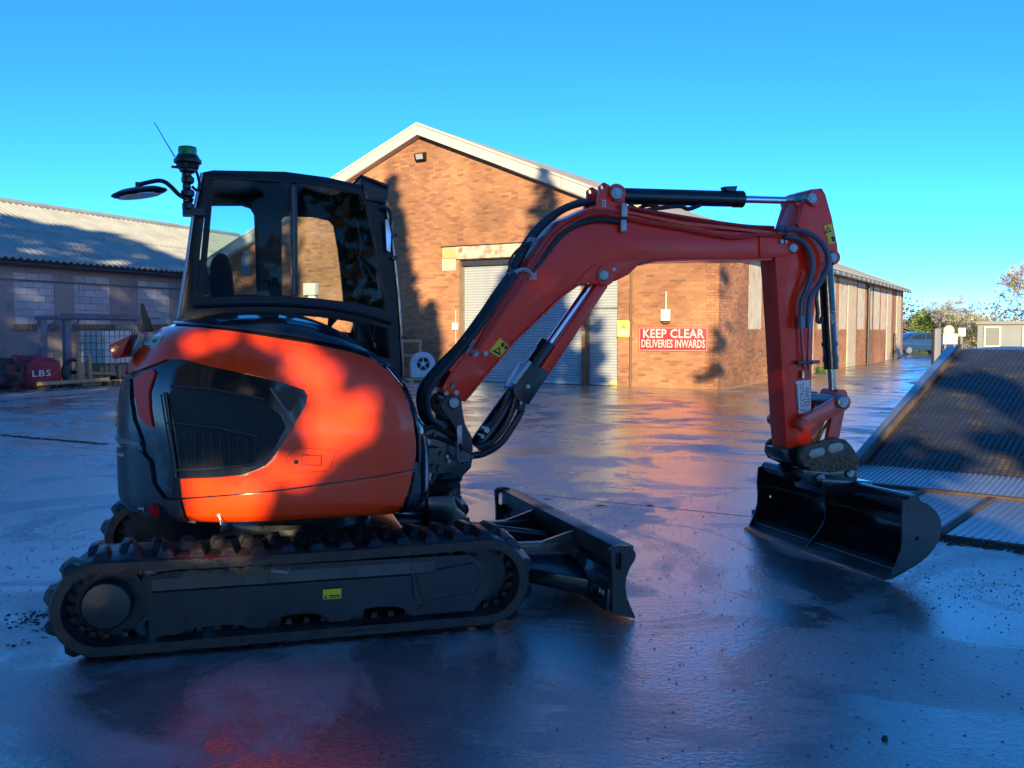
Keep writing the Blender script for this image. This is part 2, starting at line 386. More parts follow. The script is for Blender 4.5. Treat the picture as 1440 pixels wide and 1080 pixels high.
# verge boards: two lengths per slope, with butt joints
for sgn,u in ((-1,0),(1,WID)):
    for (t0,t1) in ((0,.5),(.502,1)):
        pk=(WID/2,PH+.02); ev=(u+sgn*.45,EH-.17)
        A=(pk[0]+(ev[0]-pk[0])*t0,pk[1]+(ev[1]-pk[1])*t0); B2=(pk[0]+(ev[0]-pk[0])*t1,pk[1]+(ev[1]-pk[1])*t1)
        mb=MB(); mb.prism([A,B2,(B2[0],B2[1]-.30),(A[0],A[1]-.30)],OUTG*(OV+.01),OUTG*(OV+.05),tf=lambda x,y,z: FG.W(x,y,z)); mb.build('verge_board',WHITEP,brick_hall,bevel=.008,seg=1)
        mb=MB(); mb.prism([(A[0],A[1]+.075),(B2[0],B2[1]+.075),(B2[0],B2[1]+.002),(A[0],A[1]+.002)],OUTG*(OV-.06),OUTG*(OV+.085),tf=lambda x,y,z: FG.W(x,y,z)); mb.build('verge_capping',WHITEP,brick_hall,bevel=.01,seg=1)
    mb=MB(); pk=(WID/2,PH-.28); ev=(u+sgn*.2,EH-.42)
    mb.prism([pk,ev,(ev[0],ev[1]+.03),(pk[0],pk[1]+.03)],OUTG*.02,OUTG*(OV+.01),tf=lambda x,y,z: FG.W(x,y,z)); mb.build('soffit',WHITEP,brick_hall)
# gutter and downpipes of the side wall
DARKP=mat('dark_pipe',(.03,.03,.032),.45,var=.2,vscale=10)
GREYP=mat('grey_pipe',(.14,.15,.16),.5,var=.2,vscale=10)
mb=MB(); mb.tube([FS.W(-.2,SGN*.40,3.74),FS.W(LEN,SGN*.40,3.74)],.07,10); mb.build('gutter',GREYP,brick_hall,smooth=True)
mb=MB(); mb.prism([(-.2,3.80),(LEN,3.80),(LEN,3.95),(-.2,3.95)],SGN*.02,SGN*.33,tf=lambda x,y,z: FS.W(x,y,z)); mb.build('eave_board',WHITEP,brick_hall)
for i in range(30):
    mb=MB(); x=.6+i*1.12; mb.prism([(x,3.69),(x+.05,3.69),(x+.05,3.80),(x,3.80)],SGN*.33,SGN*.475,tf=lambda x,y,z: FS.W(x,y,z)); mb.build('gutter_bracket',WHITEP,brick_hall)
def pipe(fr,x,y,z0,z1,r,m,parent):
    mb=MB(); mb.tube([fr.W(x,y,z0),fr.W(x,y,z1)],r,10)
    for z in (z0+.3,(z0+z1)/2,z1-.3): mb.tube([fr.W(x,y,z-.03),fr.W(x,y,z+.03)],r*1.35,10)
    return mb.build('downpipe',m,parent,smooth=True)
pipe(FS,sx(1081),SGN*.12,0,3.66,.055,DARKP,brick_hall)
pipe(FS,sx(1218),SGN*.12,0,3.66,.06,DARKP,brick_hall)
pipe(FS,sx(1256),SGN*.12,0,1.4,.06,DARKP,brick_hall)
pipe(FG,fu(888.5,450)[0],OUTG*.07,0,3.7,.035,mat('brown_pipe',(.13,.07,.045),.6),brick_hall)
# lintel
LINT=mat('lintel_concrete',(.50,.42,.33),.85,var=.15,vscale=3,dirt=(.25,.12,.07),dirtamt=.5,dscale=4)
lx1=dx1+.62
def gslab(name,x0,x1,z0,z1,y0,y1,m,bev=.006):
    mb=MB(); mb.prism([(x0,z0),(x1,z0),(x1,z1),(x0,z1)],OUTG*y0,OUTG*y1,tf=lambda x,y,z: FG.W(x,y,z)); return mb.build(name,m,brick_hall,bevel=bev,seg=1)
gslab('lintel',ex0-.1,dx1+.10,dz1+.02,dz1+.40,.0,.06,LINT)
gslab('lintel_end',dx1+.105,dx1+.60,dz1+.06,dz1+.40,.0,.045,mat('ochre_stone',(.52,.33,.13),.85,var=.1,vscale=5))
gslab('padstone',dx1+.105,dx1+.62,dz1-.32,dz1+.05,.0,.03,CONCP)
gslab('lintel_flashing',ex0-.1,dx1+.62,dz1+.405,dz1+.43,.0,.09,DARKP,0)
# door jamb linings and dividing post
RUSTP=mat('rusty_post',(.16,.09,.05),.7,var=.3,vscale=6,dirt=(.45,.40,.30),dirtamt=.3,dscale=3)
gslab('door_post',ex1+.0,dx0-.0,0,dz1,-.22,.03,RUSTP)
STEELR=mat('galvanised_slat',(.40,.43,.45),.42,metal=.25,var=.07,vscale=2,dirt=(.32,.33,.33),dirtamt=.2,dscale=1.2)
def shutter(x0,x1,z1,cat_label,proto=None):
    sh=thing('roller_shutter',cat_label,'shutter',FG.W((x0+x1)/2,-OUTG*.27,0),FG.a,group='roller shutter doors in the brick gable'); W2=(x1-x0)/2-.03
    # slat prototype: curved profile
    prof=[(0,0),(.012,.010),(.022,.03),(.022,.055),(.012,.073),(0,.078)]
    me=None; n=int((z1-.10)/.0795)
    for i in range(n):
        if me is None:
            mb=MB(); m=len(prof)
            vs=[(-W2,OUTG*p[0],p[1]) for p in prof]+[(W2,OUTG*p[0],p[1]) for p in prof]+[(-W2,-OUTG*.008,.0),(-W2,-OUTG*.008,.078),(W2,-OUTG*.008,.0),(W2,-OUTG*.008,.078)]
            fs=[(k,k+1,m+k+1,m+k) for k in range(m-1)]+[(2*m,2*m+2,2*m+3,2*m+1)]
            mb.add(vs,fs); o=mb.build('slat',STEELR,sh,smooth=True,sharp=50); me=o.data
        else:
            o=bpy.data.objects.new('slat',me); COL.objects.link(o); o.parent=sh
        o.location=(0,0,.10+i*.0795)
    mb=MB(); mb.box(-W2,W2,-.03,.03,.0,.098); mb.build('bottom_rail',STEELR,sh,bevel=.006)
    for s in(-1,1):
        mb=MB(); mb.box(s*(W2+.028)-.028,s*(W2+.028)+.028,-.05,.06,0,z1); mb.build('guide',GREYP,sh)
    return sh
shutter(dx0,dx1,dz1-.02,'wide grey roller shutter behind the excavator boom, under the rusty lintel')
shutter(ex0,ex1,dz1-.02,'narrow pale roller shutter between the brown post and the yellow sign')
mb=MB(); zz=fu(846,434)[1]
mb.prism([(ex0,zz),(ex1,zz),(ex1,zz+.05),(ex0,zz+.05)],-OUTG*.24,-OUTG*.20,tf=lambda x,y,z: FG.W(x,y,z)); mb.build('door_rail',GREYP,brick_hall)
gslab('door_head',ex0,dx1,dz1-.18,dz1,-.20,-.12,DARKP,0)
# inner dark void behind
# tall recessed strip at the far left of the gable
gslab('blocked_slot',sx0,sx1,sz0,sz1,.005,.02,mat('blue_grey_board',(.16,.2,.24),.7))
# ---------------------------------------------------------------- things on the gable
def onface(name,label,cat,px,py,yo=.02):
    u,z=fu(px,py,OUTG*yo); p=FG.W(u,OUTG*yo,z); return thing(name,label,cat,p,FG.a),u,z
# frame helpers: local x of these things runs to the LEFT in the picture, so text x = -x
SIGNRED=mat('sign_red',(.62,.03,.03),.4,var=.05,vscale=4)
t_,u,z=onface('wall_sign','red keep clear deliveries inwards sign on the brick gable','sign',946,477,.03)
ua,zt=fu(898,460,OUTG*.03); ub,zb=fu(995,495,OUTG*.03); hw=abs(ua-ub)/2; hh=(zt-zb)/2*1.0
mb=MB(); mb.box(-hw,hw,-OUTG*.012,OUTG*.004,-hh,hh); mb.build('board',SIGNRED,t_,bevel=.004)
def rim(w,h,t,y0,y1): 
    m_=MB(); m_.prism([[(-w,-h),(w,-h),(w,h),(-w,h)],[(-w+t,-h+t),(w-t,-h+t),(w-t,h-t),(-w+t,h-t)]],y0,y1); return m_
rim(hw-.02,hh-.02,.015,OUTG*.0045,OUTG*.006).build('border',mat('sign_pink',(.75,.35,.33),.5),t_)
WT=mat('sign_white',(.45,.45,.43),.5)
put_text('lettering','KEEP CLEAR',.33,WT,t_,(0,OUTG*.006,hh*.42),(-1,0,0),(0,0,1),1.05,.93,.002,.018)
put_text('lettering','DELIVERIES INWARDS',.30,WT,t_,(0,OUTG*.006,-hh*.40),(-1,0,0),(0,0,1),1.0,.62,.002,.012)
t_,u,z=onface('junction_box','grey electrical box with conduit on the brick above the red sign','box',937,443,.02)
PLG=mat('pale_grey_plastic',(.55,.53,.48),.5,var=.05)
mb=MB(); mb.box(-.13,.13,0,OUTG*.10,-.16,.16); mb.build('housing',PLG,t_,bevel=.02)
mb=MB(); mb.tube([(0,OUTG*.03,.15),(0,OUTG*.03,.62)],.016,8); mb.build('conduit',PLG,t_)
mb=MB(); mb.tube([(-.12,OUTG*.05,-.15),(-.1,OUTG*.06,-.21),(.05,OUTG*.06,-.22),(.12,OUTG*.05,-.15)],.013,6,smooth_path=4); mb.build('cable',DARKP,t_)
t_,u,z=onface('safety_sign','yellow warning notice beside the narrow shutter','sign',877,462,.03)
mb=MB(); mb.box(-.19,.19,-OUTG*.004,OUTG*.004,-.22,.22); mb.build('board',mat('sign_yellow',(.78,.72,.12),.5),t_,bevel=.003)
mb=MB(); mb.prism([(-.09,-.0),(.09,0),(0,.15)],OUTG*.005,OUTG*.007); mb.build('symbol',mat('green_print',(.12,.35,.12),.6),t_)
mb=MB(); mb.box(-.14,.14,OUTG*.005,OUTG*.007,-.17,-.06); mb.build('caption_panel',mat('sign_pale',(.75,.72,.4),.6),t_)
t_,u,z=onface('floodlight','small black floodlight high on the brick gable','light',593,219,.05)
mb=MB(); mb.hexa([(-.19,OUTG*.02,-.12),(.19,OUTG*.02,-.12),(.19,OUTG*.10,-.16),(-.19,OUTG*.10,-.16)],[(-.19,OUTG*.02,.10),(.19,OUTG*.02,.10),(.19,OUTG*.16,.06),(-.19,OUTG*.16,.06)]); mb.build('housing',BLACK,t_,bevel=.01)
mb=MB(); mb.box(-.1,.1,OUTG*.0,OUTG*.03,-.02,.05); mb.build('bracket',STEEL,t_)
mb=MB(); mb.hexa([(-.13,OUTG*.104,-.12),(.13,OUTG*.104,-.12),(.13,OUTG*.112,-.12),(-.13,OUTG*.112,-.12)],[(-.13,OUTG*.145,.03),(.13,OUTG*.145,.03),(.13,OUTG*.156,.03),(-.13,OUTG*.156,.03)]); mb.build('lens',mat('lamp_glass',(.3,.3,.32),.1),t_)
t_,u,z=onface('switch_box','small white control box left of the wide shutter','box',641,459,.02)
mb=MB(); mb.box(-.09,.09,0,OUTG*.08,-.11,.11); mb.build('housing',WHITE,t_,bevel=.01)
mb=MB(); mb.tube([(-.02,OUTG*.03,-.6),(-.02,OUTG*.03,.5)],.012,6); mb.build('conduit',PLG,t_)
t_,u,z=onface('wall_cabinet','pale square cabinet on the gable seen through the cab window','box',440,406,.02)
mb=MB(); mb.box(-.26,.26,0,OUTG*.2,-.22,.18); mb.build('housing',PLG,t_,bevel=.01)
mb=MB(); mb.box(-.15,.12,0,OUTG*.12,-.36,-.225); mb.build('cable_box',WHITE,t_,bevel=.01)
# rubble at the wall foot
STONE=mat('pale_stone',(.5,.47,.4),.85,var=.2,vscale=8)
def lump(name,m,p,r,sq=(1,1,.6),seed=0,parent=None,sub=2):
    rnd=random.Random(seed); bm=bmesh.new(); bmesh.ops.create_icosphere(bm,subdivisions=sub,radius=1)
    offs_=[Vector((rnd.uniform(-1,1),rnd.uniform(-1,1),rnd.uniform(-1,1))).normalized() for _ in range(7)]
    for v in bm.verts:
        d=v.co.normalized(); k=1
        for o_ in offs_:
            q=d.dot(o_); 
            if q>.72: k=min(k,.72/q)
        v.co=Vector((d.x*k*r*sq[0],d.y*k*r*sq[1],max(d.z*k*r*sq[2],-r*sq[2]*.5)))
    zmin=min(v.co.z for v in bm.verts)
    for v in bm.verts: v.co.z-=zmin
    me=bpy.data.meshes.new(name); bm.to_mesh(me); bm.free(); me.materials.append(m); o=bpy.data.objects.new(name,me); COL.objects.link(o); o.location=p; 
    if parent:o.parent=parent
    return o
p=G(872,542); tag(lump('concrete_block',mat('yellowed_concrete',(.62,.5,.2),.8,var=.1),(p.x,p.y,0),.34,(1.2,.6,.35),3),'low yellow painted concrete lump at the foot of the brick wall','stone')
p=G(895,541); tag(lump('stone',STONE,(p.x,p.y,0),.30,(1.1,.7,.55),5),'pale grey stone at the foot of the brick wall beneath the red sign','stone')
# blower and table
def face_cam(p): return math.atan2(-p[0],p[1])   # yaw so that local -y faces the camera
p=FG.W(fu(594,520,OUTG*.9)[0],OUTG*.9,0); t_=thing('blower_fan','round grey centrifugal blower on a low wooden board by the brick wall','blower',p,face_cam(p)+.15)
GREYM=mat('grey_blower',(.42,.45,.50),.45,var=.05,dirt=(.2,.2,.2),dirtamt=.1)
mb=MB(); R_=.36; zc_=.55
mb.prism([[(R_*math.cos(a*PI/16),zc_+R_*math.sin(a*PI/16)) for a in range(0,17)]+[(-.36,.14),(.36,.14)],[(.2*math.cos(a*PI/10),zc_+.2*math.sin(a*PI/10)) for a in range(20)]],-.20,.20); mb.build('scroll_casing',GREYM,t_,bevel=.015)
mb=MB(); mb.lathe([(.20,.15),(.20,.19),(.12,.19)],(0,0,zc_),'Y',24); mb.build('inlet_back',BLACK,t_)
mb=MB()
for k in range(5):
    a=2*PI*k/5+.3; mb.cyl((.05*math.cos(a),-.16,zc_+.05*math.sin(a)),(.2*math.cos(a),-.16,zc_+.2*math.sin(a)),.018,6)
mb.cyl((0,-.19,zc_),(0,.0,zc_),.07,16); mb.build('inlet_guard',GREYM,t_)
mb=MB(); mb.prism([[(.235*math.cos(a*PI/14),zc_+.235*math.sin(a*PI/14)) for a in range(28)],[(.2*math.cos(a*PI/14),zc_+.2*math.sin(a*PI/14)) for a in range(28)]],-.215,-.201); mb.build('inlet_ring',GREYM,t_)
WOOD=mat('old_timber',(.40,.29,.16),.8,var=.25,vscale=6,stretch=(1,1,4))
mb=MB(); mb.box(-.5,.5,-.25,.25,.06,.11); mb.box(-.42,-.3,-.22,.22,0,.06); mb.box(.3,.42,-.22,.22,0,.06); mb.build('baseboard',WOOD,t_,bevel=.006)
p=FG.W(fu(572,500,OUTG*.45)[0],OUTG*.45,0); t_=thing('trestle_frame','pale timber frame standing against the brick wall behind the blower','frame',p,FG.a)
mb=MB(); h1=fu(575,481,OUTG*.45)[1]; h0=fu(575,500,OUTG*.45)[1]
mb.box(-.55,-.48,-.03,.03,0,h1); mb.box(.9,.97,-.03,.03,0,h1);mb.build('upright',WOOD,t_,bevel=.004)
mb=MB(); mb.box(-.55,.97,-.035,.035,h1,h1+.08); mb.box(-.48,.9,-.03,.03,h0-.03,h0+.04); mb.build('rail',WOOD,t_,bevel=.004)
# ---------------------------------------------------------------- left building
LB0=G(0,540); LD=Vector((510,1300,0)).normalized(); FLB=Frame((LB0.x,LB0.y),math.atan2(LD.y,LD.x))   # outward towards camera is -y
lbl=thing('long_shed','long low rendered shed with corrugated roof and blocked up windows','building')
SO=1 if FLB.L(CAM).y>0 else -1
L0,L1=-14,16.5; EHL=3.72
RENDER=mat('pebbledash',(.32,.29,.28),.95,var=.22,vscale=25,bump=.6,bscale=60,dirt=(.22,.21,.21),dirtamt=.3,dscale=1.5)
def lu(px,py): return FLB.U(px,py,0)
wins=[]
for (a,c,t,bm_) in ((20,77,384.5,455.5),(104.5,155,389,456),(194.5,238,396,456)):
    x0,_=lu(a,420); x1,_=lu(c,420); zt=lu((a+c)/2,t)[1]; zb=lu((a+c)/2,bm_)[1]; wins.append((min(x0,x1),max(x0,x1),zb,zt))
sp=wins[1][0]-wins[0][0]
wins.append((wins[0][0]-sp,wins[0][1]-sp,wins[0][2],wins[0][3]))
for k in (1,2): wins.append((wins[2][0]+k*sp,wins[2][1]+k*sp,wins[2][2],wins[2][3]))
lp=[(L0,-.03),(L1,-.03),(L1,EHL),(L0,EHL)]
wallpoly(FLB,[lp]+[[(a,z0),(c,z0),(c,z1),(a,z1)] for a,c,z0,z1 in wins],0,-SO*.3,'wall',RENDER,lbl)
BLKS=[mat('concrete_block_%s'%n,c,.9,var=.12,vscale=9,bump=.3,bscale=60) for n,c in (('pale',(.46,.47,.49)),('mid',(.41,.42,.44)),('light',(.50,.51,.53)))]
for (a,c,z0,z1) in wins:
    mb=MB(); mb.prism([(a+.001,z0),(c-.001,z0),(c-.001,z1),(a+.001,z1)],-SO*.10,-SO*.06,tf=lambda x,y,z: FLB.W(x,y,z)); mb.build('mortar_bed',mat('grey_mortar',(.22,.22,.22),.9),lbl)
    nr=max(3,round((z1-z0)/.225)); hstep=(z1-z0)/nr
    for r in range(nr):
        x=a-(.22 if r%2 else 0)
        while x<c-.02:
            p0,p1=max(x,a)+.005,min(x+.45,c)-.005; x+=.45
            if p1-p0<.05: continue
            mb=MB(); j=random.uniform(0,.012); mb.prism([(p0,z0+r*hstep+.005),(p1,z0+r*hstep+.005),(p1,z0+(r+1)*hstep-.005),(p0,z0+(r+1)*hstep-.005)],-SO*.058,-SO*(.025-j),tf=lambda x,y,z: FLB.W(x,y,z)); mb.build('block',random.choice(BLKS),lbl,bevel=.004,seg=1)
    # brick-on-edge sill
    mb=MB(); mb.col=[]; x=a-.12
    while x<c+.12:
        n=len(mb.v); mb.prism([(x+.008,z0-.19),(x+.068,z0-.19),(x+.068,z0-.01),(x+.008,z0-.01)],SO*.001,SO*.06,tf=lambda x,y,z: FLB.W(x,y,z)); k=random.uniform(.7,1.3); mb.col+=[(.22*k,.17*k,.13*k)]*(len(mb.v)-n); x+=.085
    o=mb.build('sill_brick',BRK,lbl); o['kind']='stuff'
# end walls and far wall
RH=6.0; RO=4.5
wy=-SO
for xx in (L0,L1-.3):
    mb=MB(); 
    vs0=[FLB.W(xx,wy*.31,-.03),FLB.W(xx,wy*2*RO,-.03),FLB.W(xx,wy*2*RO,EHL-.05),FLB.W(xx,wy*RO,RH-.1),FLB.W(xx,wy*.31,EHL-.02)]
    vs1=[v+LD*.3 for v in vs0]; mb.add(vs0+vs1,[(0,1,2,3,4),(9,8,7,6,5)]+[(i,(i+1)%5,5+(i+1)%5,5+i) for i in range(5)]); mb.build('wall',RENDER,lbl)
wallpoly(FLB,[(L0+.31,-.03),(L1-.31,-.03),(L1-.31,EHL-.1),(L0+.31,EHL-.1)],wy*(2*RO-.3),wy*2*RO,'wall',RENDER,lbl)
CEM2=mat('weathered_cement_roof',(.36,.37,.34),.75,var=.15,vscale=1.5,dirt=(.27,.28,.25),dirtamt=.25,dscale=.7)
ra=FLB.W(L0-.3,wy*RO,RH); re=FLB.W(L0-.3,-wy*.38,EHL-.02); d=re-ra
wtot=d.length; half=wtot*.5
corrugated(ra,LD,d,L1-L0+.6,half+.12,.26,.036,'roof_sheet',CEM2,lbl,seg=6)
corrugated(ra+d.normalized()*half-Vector((0,0,.03)),LD,d,L1-L0+.6,half,.26,.036,'roof_sheet',CEM2,lbl,seg=6)
re2=FLB.W(L0-.3,wy*(2*RO+.3),EHL-.02); corrugated(ra,LD,re2-ra,L1-L0+.6,(re2-ra).length,.7,.024,'roof_sheet',CEM2,lbl,seg=4)
mb=MB(); mb.tube([FLB.W(L0-.3,wy*RO,RH+.03),FLB.W(L1+.3,wy*RO,RH+.03)],.11,10); mb.build('ridge_capping',CEM2,lbl,smooth=True)
FASC=mat('grey_fascia',(.13,.135,.15),.7,var=.1)
mb=MB(); mb.prism([(L0-.2,EHL-.26),(L1+.2,EHL-.26),(L1+.2,EHL-.02),(L0-.2,EHL-.02)],SO*.02,SO*.16,tf=lambda x,y,z: FLB.W(x,y,z)); mb.build('fascia_board',FASC,lbl)
mb=MB(); mb.tube([FLB.W(L0-.2,SO*.30,EHL-.19),FLB.W(L1+.2,SO*.30,EHL-.22)],.085,10); 
for k in range(8): mb.tube([FLB.W(L0+1+k*3.8,SO*.30,EHL-.19),FLB.W(L0+1.12+k*3.8,SO*.30,EHL-.19)],.10,10)
mb.build('gutter',mat('black_gutter',(.02,.022,.035),.3),lbl,smooth=True)
mb=MB(); mb.prism([(L0,3.02),(L1,3.02),(L1,3.08),(L0,3.08)],SO*.002,SO*.03,tf=lambda x,y,z: FLB.W(x,y,z)); mb.build('string_course',FASC,lbl)
# ---------------------------------------------------------------- junk in front of the shed
BLUEST=mat('blue_grey_steel',(.10,.17,.25),.5,var=.2,dirt=(.18,.12,.09),dirtamt=.3)
YJ=2.3
def pj(px,py,y=None): 
    x,z=FLB.U(px,py,SO*YJ if y is None else y); return x,z
rk=thing('steel_rack','blue grey steel rack frame with long bars on top, in front of the shed wall','rack',FLB.W(0,SO*YJ,0),FLB.a)
for px in (59,93):
    x,z=pj(px,450); mb=MB(); mb.box(x-.10,x+.10,-.07,.07,0,z); mb.build('post',BLUEST,rk,bevel=.008)
for px in (203,):
    x,z=pj(px,450); mb=MB(); mb.box(x-.06,x+.06,-.07,.07,0,z); mb.build('post',BLUEST,rk,bevel=.008)
xa,za=pj(50,447); xb,zb_=pj(203,449)
for k,(dz,dy,e0,e1) in enumerate(((0,0,0,0),(.06,.14,.2,-.4),(.05,-.12,-.1,.5),(.13,.02,.9,-.8),(.12,.2,1.8,0))):
    mb=MB(); mb.box(xa+e0,xb+e1,dy-.045,dy+.045,za-.05+dz,za+.02+dz); mb.build('bar',BLUEST,rk,bevel=.005)
for px,s in ((59,1),(93,1),(203,-1)):
    x,z=pj(px,450); mb=MB(); mb.tube([(x+s*.03,0,z-.42),(x+s*.45,0,z-.02)],.03,6); mb.build('brace',BLUEST,rk)
# IBC tank
p=FLB.W(pj(143,500,SO*1.7)[0],SO*1.9,0); tk=thing('liquid_tank','white caged bulk liquid tank leaning on debris by the shed','tank',p,FLB.a)
TKW=mat('tank_plastic',(.70,.73,.74),.5,var=.08,dirt=(.3,.3,.28),dirtamt=.2)
z0=.55; 
mb=MB(); mb.box(-.56,.56,-.48,.48,z0,z0+1.0); mb.build('bottle',TKW,tk,bevel=.07,seg=3)
mb=MB(); mb.lathe([(.14,0),(.14,.05),(.1,.06)],(0,0,z0+1.0)); mb.build('lid',BLACK,tk)
CAGE=mat('cage_steel',(.10,.13,.13),.5,metal=.3)
for k in range(7):
    x=-.6+k*.2; mb=MB(); mb.tube([(x,-.53,z0),(x,-.53,z0+1.05)],.010,6); mb.build('cage_bar',CAGE,tk); mb=MB(); mb.tube([(x,.53,z0),(x,.53,z0+1.05)],.010,6); mb.build('cage_bar',CAGE,tk)
for k in range(5):
    y=-.42+k*.21
    for s in(-1,1):
        mb=MB(); mb.tube([(s*.6,y,z0),(s*.6,y,z0+1.05)],.010,6); mb.build('cage_bar',CAGE,tk)
for k in range(6):
    z=z0+.02+k*.205; mb=MB(); mb.tube([(-.6,-.53,z),(.6,-.53,z),(.6,.53,z),(-.6,.53,z),(-.6,-.53,z)],.010,6); mb.build('cage_ring',CAGE,tk)
for k in range(6):
    x=-.55+k*.22; mb=MB(); mb.box(x-.04,x+.04,-.5,.5,z0-.04,z0-.012); mb.build('pallet_board',WOOD,tk)
for a_ in (-.5,0,.42):
    for b_ in (-.45,0,.4): MB().box(a_,a_+.1,b_,b_+.1,0,z0-.045).build('pallet_leg',WOOD,tk)
# bulk bags
def bag(name,px0,px1,pyt,m,label,seed,yy=2.6):
    x0,zt=pj(px0,pyt,SO*yy); x1,_=pj(px1,pyt,SO*yy); w_=abs(x1-x0)/2; rnd=random.Random(seed)
    bm=bmesh.new(); bmesh.ops.create_icosphere(bm,subdivisions=4,radius=1)
    from mathutils import noise as mn
    for v in bm.verts:
        d=v.co.copy(); f=1+.22*mn.noise(d*2.4+Vector((seed,0,0)))+.09*mn.noise(d*6)+.035*abs(mn.noise(Vector((d.x*3,d.y*3,d.z*12))+Vector((seed,2,1))))
        s=lambda t,pw: math.copysign(abs(t)**pw,t)
        v.co=Vector((s(d.x,.62)*w_*f,s(d.y,.65)*.55*f,max(-.0,(s(d.z,.75)*.5+.42)*zt*f)))
    me=bpy.data.meshes.new(name); bm.to_mesh(me); bm.free(); me.materials.append(m)
    for pp in me.polygons: pp.use_smooth=True
    o=bpy.data.objects.new(name,me); COL.objects.link(o); o.location=FLB.W((x0+x1)/2,SO*yy,0); o.rotation_euler=(0,0,FLB.a); return tag(o,label,'bag'),w_,zt
REDB=mat('red_bag_fabric',(.33,.035,.055),.75,var=.15,vscale=6,bump=.4,bscale=30)
bg_,w_,zt_=bag('builders_bag',17,72,500,REDB,'red builders bulk bag with faded white lettering by the shed wall',3)
put_text('lettering','LBS',.24,WHITE,bg_,(-.25,-.60 if SO<0 else .60,.42),(1,0,0) if SO<0 else (-1,0,0),(0,0,1),1.1,1.6,.004)
BLKB=mat('black_sack',(.012,.013,.02),.5,var=.2)
bag('rubbish_sack',-30,18,503,BLKB,'black filled sack at the far left beside the red bulk bag',9,2.7)
# timber stakes, planks and a wheel
for (px,pt,pb,wd,lb) in ((78,494,533,.13,'pale upright timber stake between the red bag and the wheel'),(111,496,535,.11,'brown timber stake just right of the leaning wheel'),(116,509,536,.12,'short timber stake right of the wheel'),(126,499,537,.10,'thin grey timber stake in front of the caged tank')):
    y_=2.9; x,zt=pj(px,pt,SO*y_); o=MB(); o.box(-wd/2,wd/2,-.03,.03,0,zt); ob=o.build('timber_stake',WOOD,bevel=.005); ob.location=FLB.W(x,SO*y_,0); ob.rotation_euler=(0,random.uniform(-.04,.04),FLB.a); tag(ob,lb,'stake','stakes by the shed')
x,z=pj(103,526,SO*2.7); wh=thing('spoked_wheel','old black wheel leaning upright between the timber stakes','wheel',FLB.W(x,SO*2.7,0),FLB.a)
mb=MB(); mb.lathe([(.30,-.06),(.36,-.05),(.38,0),(.36,.05),(.30,.06)],(0,0,.38),'Y',24); 
wh_t=MB(); 
ring=[(.38*math.cos(a*PI/12)*.93,0,.38+.38*.93*math.sin(a*PI/12)) for a in range(25)]
wh_t.tube(ring,.05,8,caps=False); wh_t.build('tyre',RUBBER,wh,smooth=True)
for k in range(6):
    a=k*PI/3; mb=MB(); mb.cyl((0,0,.38),(.33*math.cos(a),0,.38+.33*math.sin(a)),.014,6); mb.build('spoke',STEEL,wh)
mb=MB(); mb.cyl((0,-.06,.38),(0,.06,.38),.06,14); mb.build('hub',BLACK,wh)
for k,(a,c,h,y_,tk_) in enumerate(((55,150,536,3.2,.10),(112,168,540,3.0,.12),(120,160,532,2.4,.08),(134,166,527,2.0,.06))):
    x0,_=pj(a,h,SO*y_); x1,_=pj(c,h,SO*y_); mb=MB(); mb.box(0,x1-x0,-.12,.12,0,tk_); o=mb.build('timber_plank',WOOD,bevel=.008)
    o.location=FLB.W(x0,SO*y_,[.10,0,.28,.45][k]); o.rotation_euler=(random.uniform(-.1,.1),[0,.0,.07,-.12][k],FLB.a)
    tag(o,['long weathered plank lying on scrap below the red bag and stakes','short thick plank on the ground nearest the excavator, by the tank','dark plank stacked under the caged tank','upper tilted plank against the caged tank base'][k],'plank','planks by the shed')
SCRAP=mat('dark_scrap',(.05,.035,.03),.8,var=.5,vscale=4)
mb=MB(); rnd=random.Random(4)
for k in range(60):
    x=rnd.uniform(pj(0,540)[0]-1,pj(168,540)[0]+.5); y_=SO*rnd.uniform(1.6,3.3); s=rnd.uniform(.05,.22); a=rnd.uniform(0,PI)
    c_,s_=math.cos(a),math.sin(a); L_=s*rnd.uniform(1,3); h=rnd.uniform(.02,.12); W_=s*.6
    q=[FLB.W(x+c_*i*L_-s_*j*W_,y_+s_*i*L_+c_*j*W_,0) for i,j in((-.5,-.5),(.5,-.5),(.5,.5),(-.5,.5))]
    mb.hexa([(v.x,v.y,0) for v in q],[(v.x,v.y,h+rnd.uniform(0,.04)) for v in q])
tag(mb.build('scrap_heap',SCRAP),'low litter of dark scrap pieces along the shed foot','scrap',kind='stuff')
# ---------------------------------------------------------------- loading ramp
RD=Vector((1030,1300,0)).normalized(); RP0=G(1205,652,.12); RW=5.2; FR=Frame((RP0.x,RP0.y),math.atan2(RD.y,RD.x))   # x up the ramp, y left ; deck on -y
RS=.275
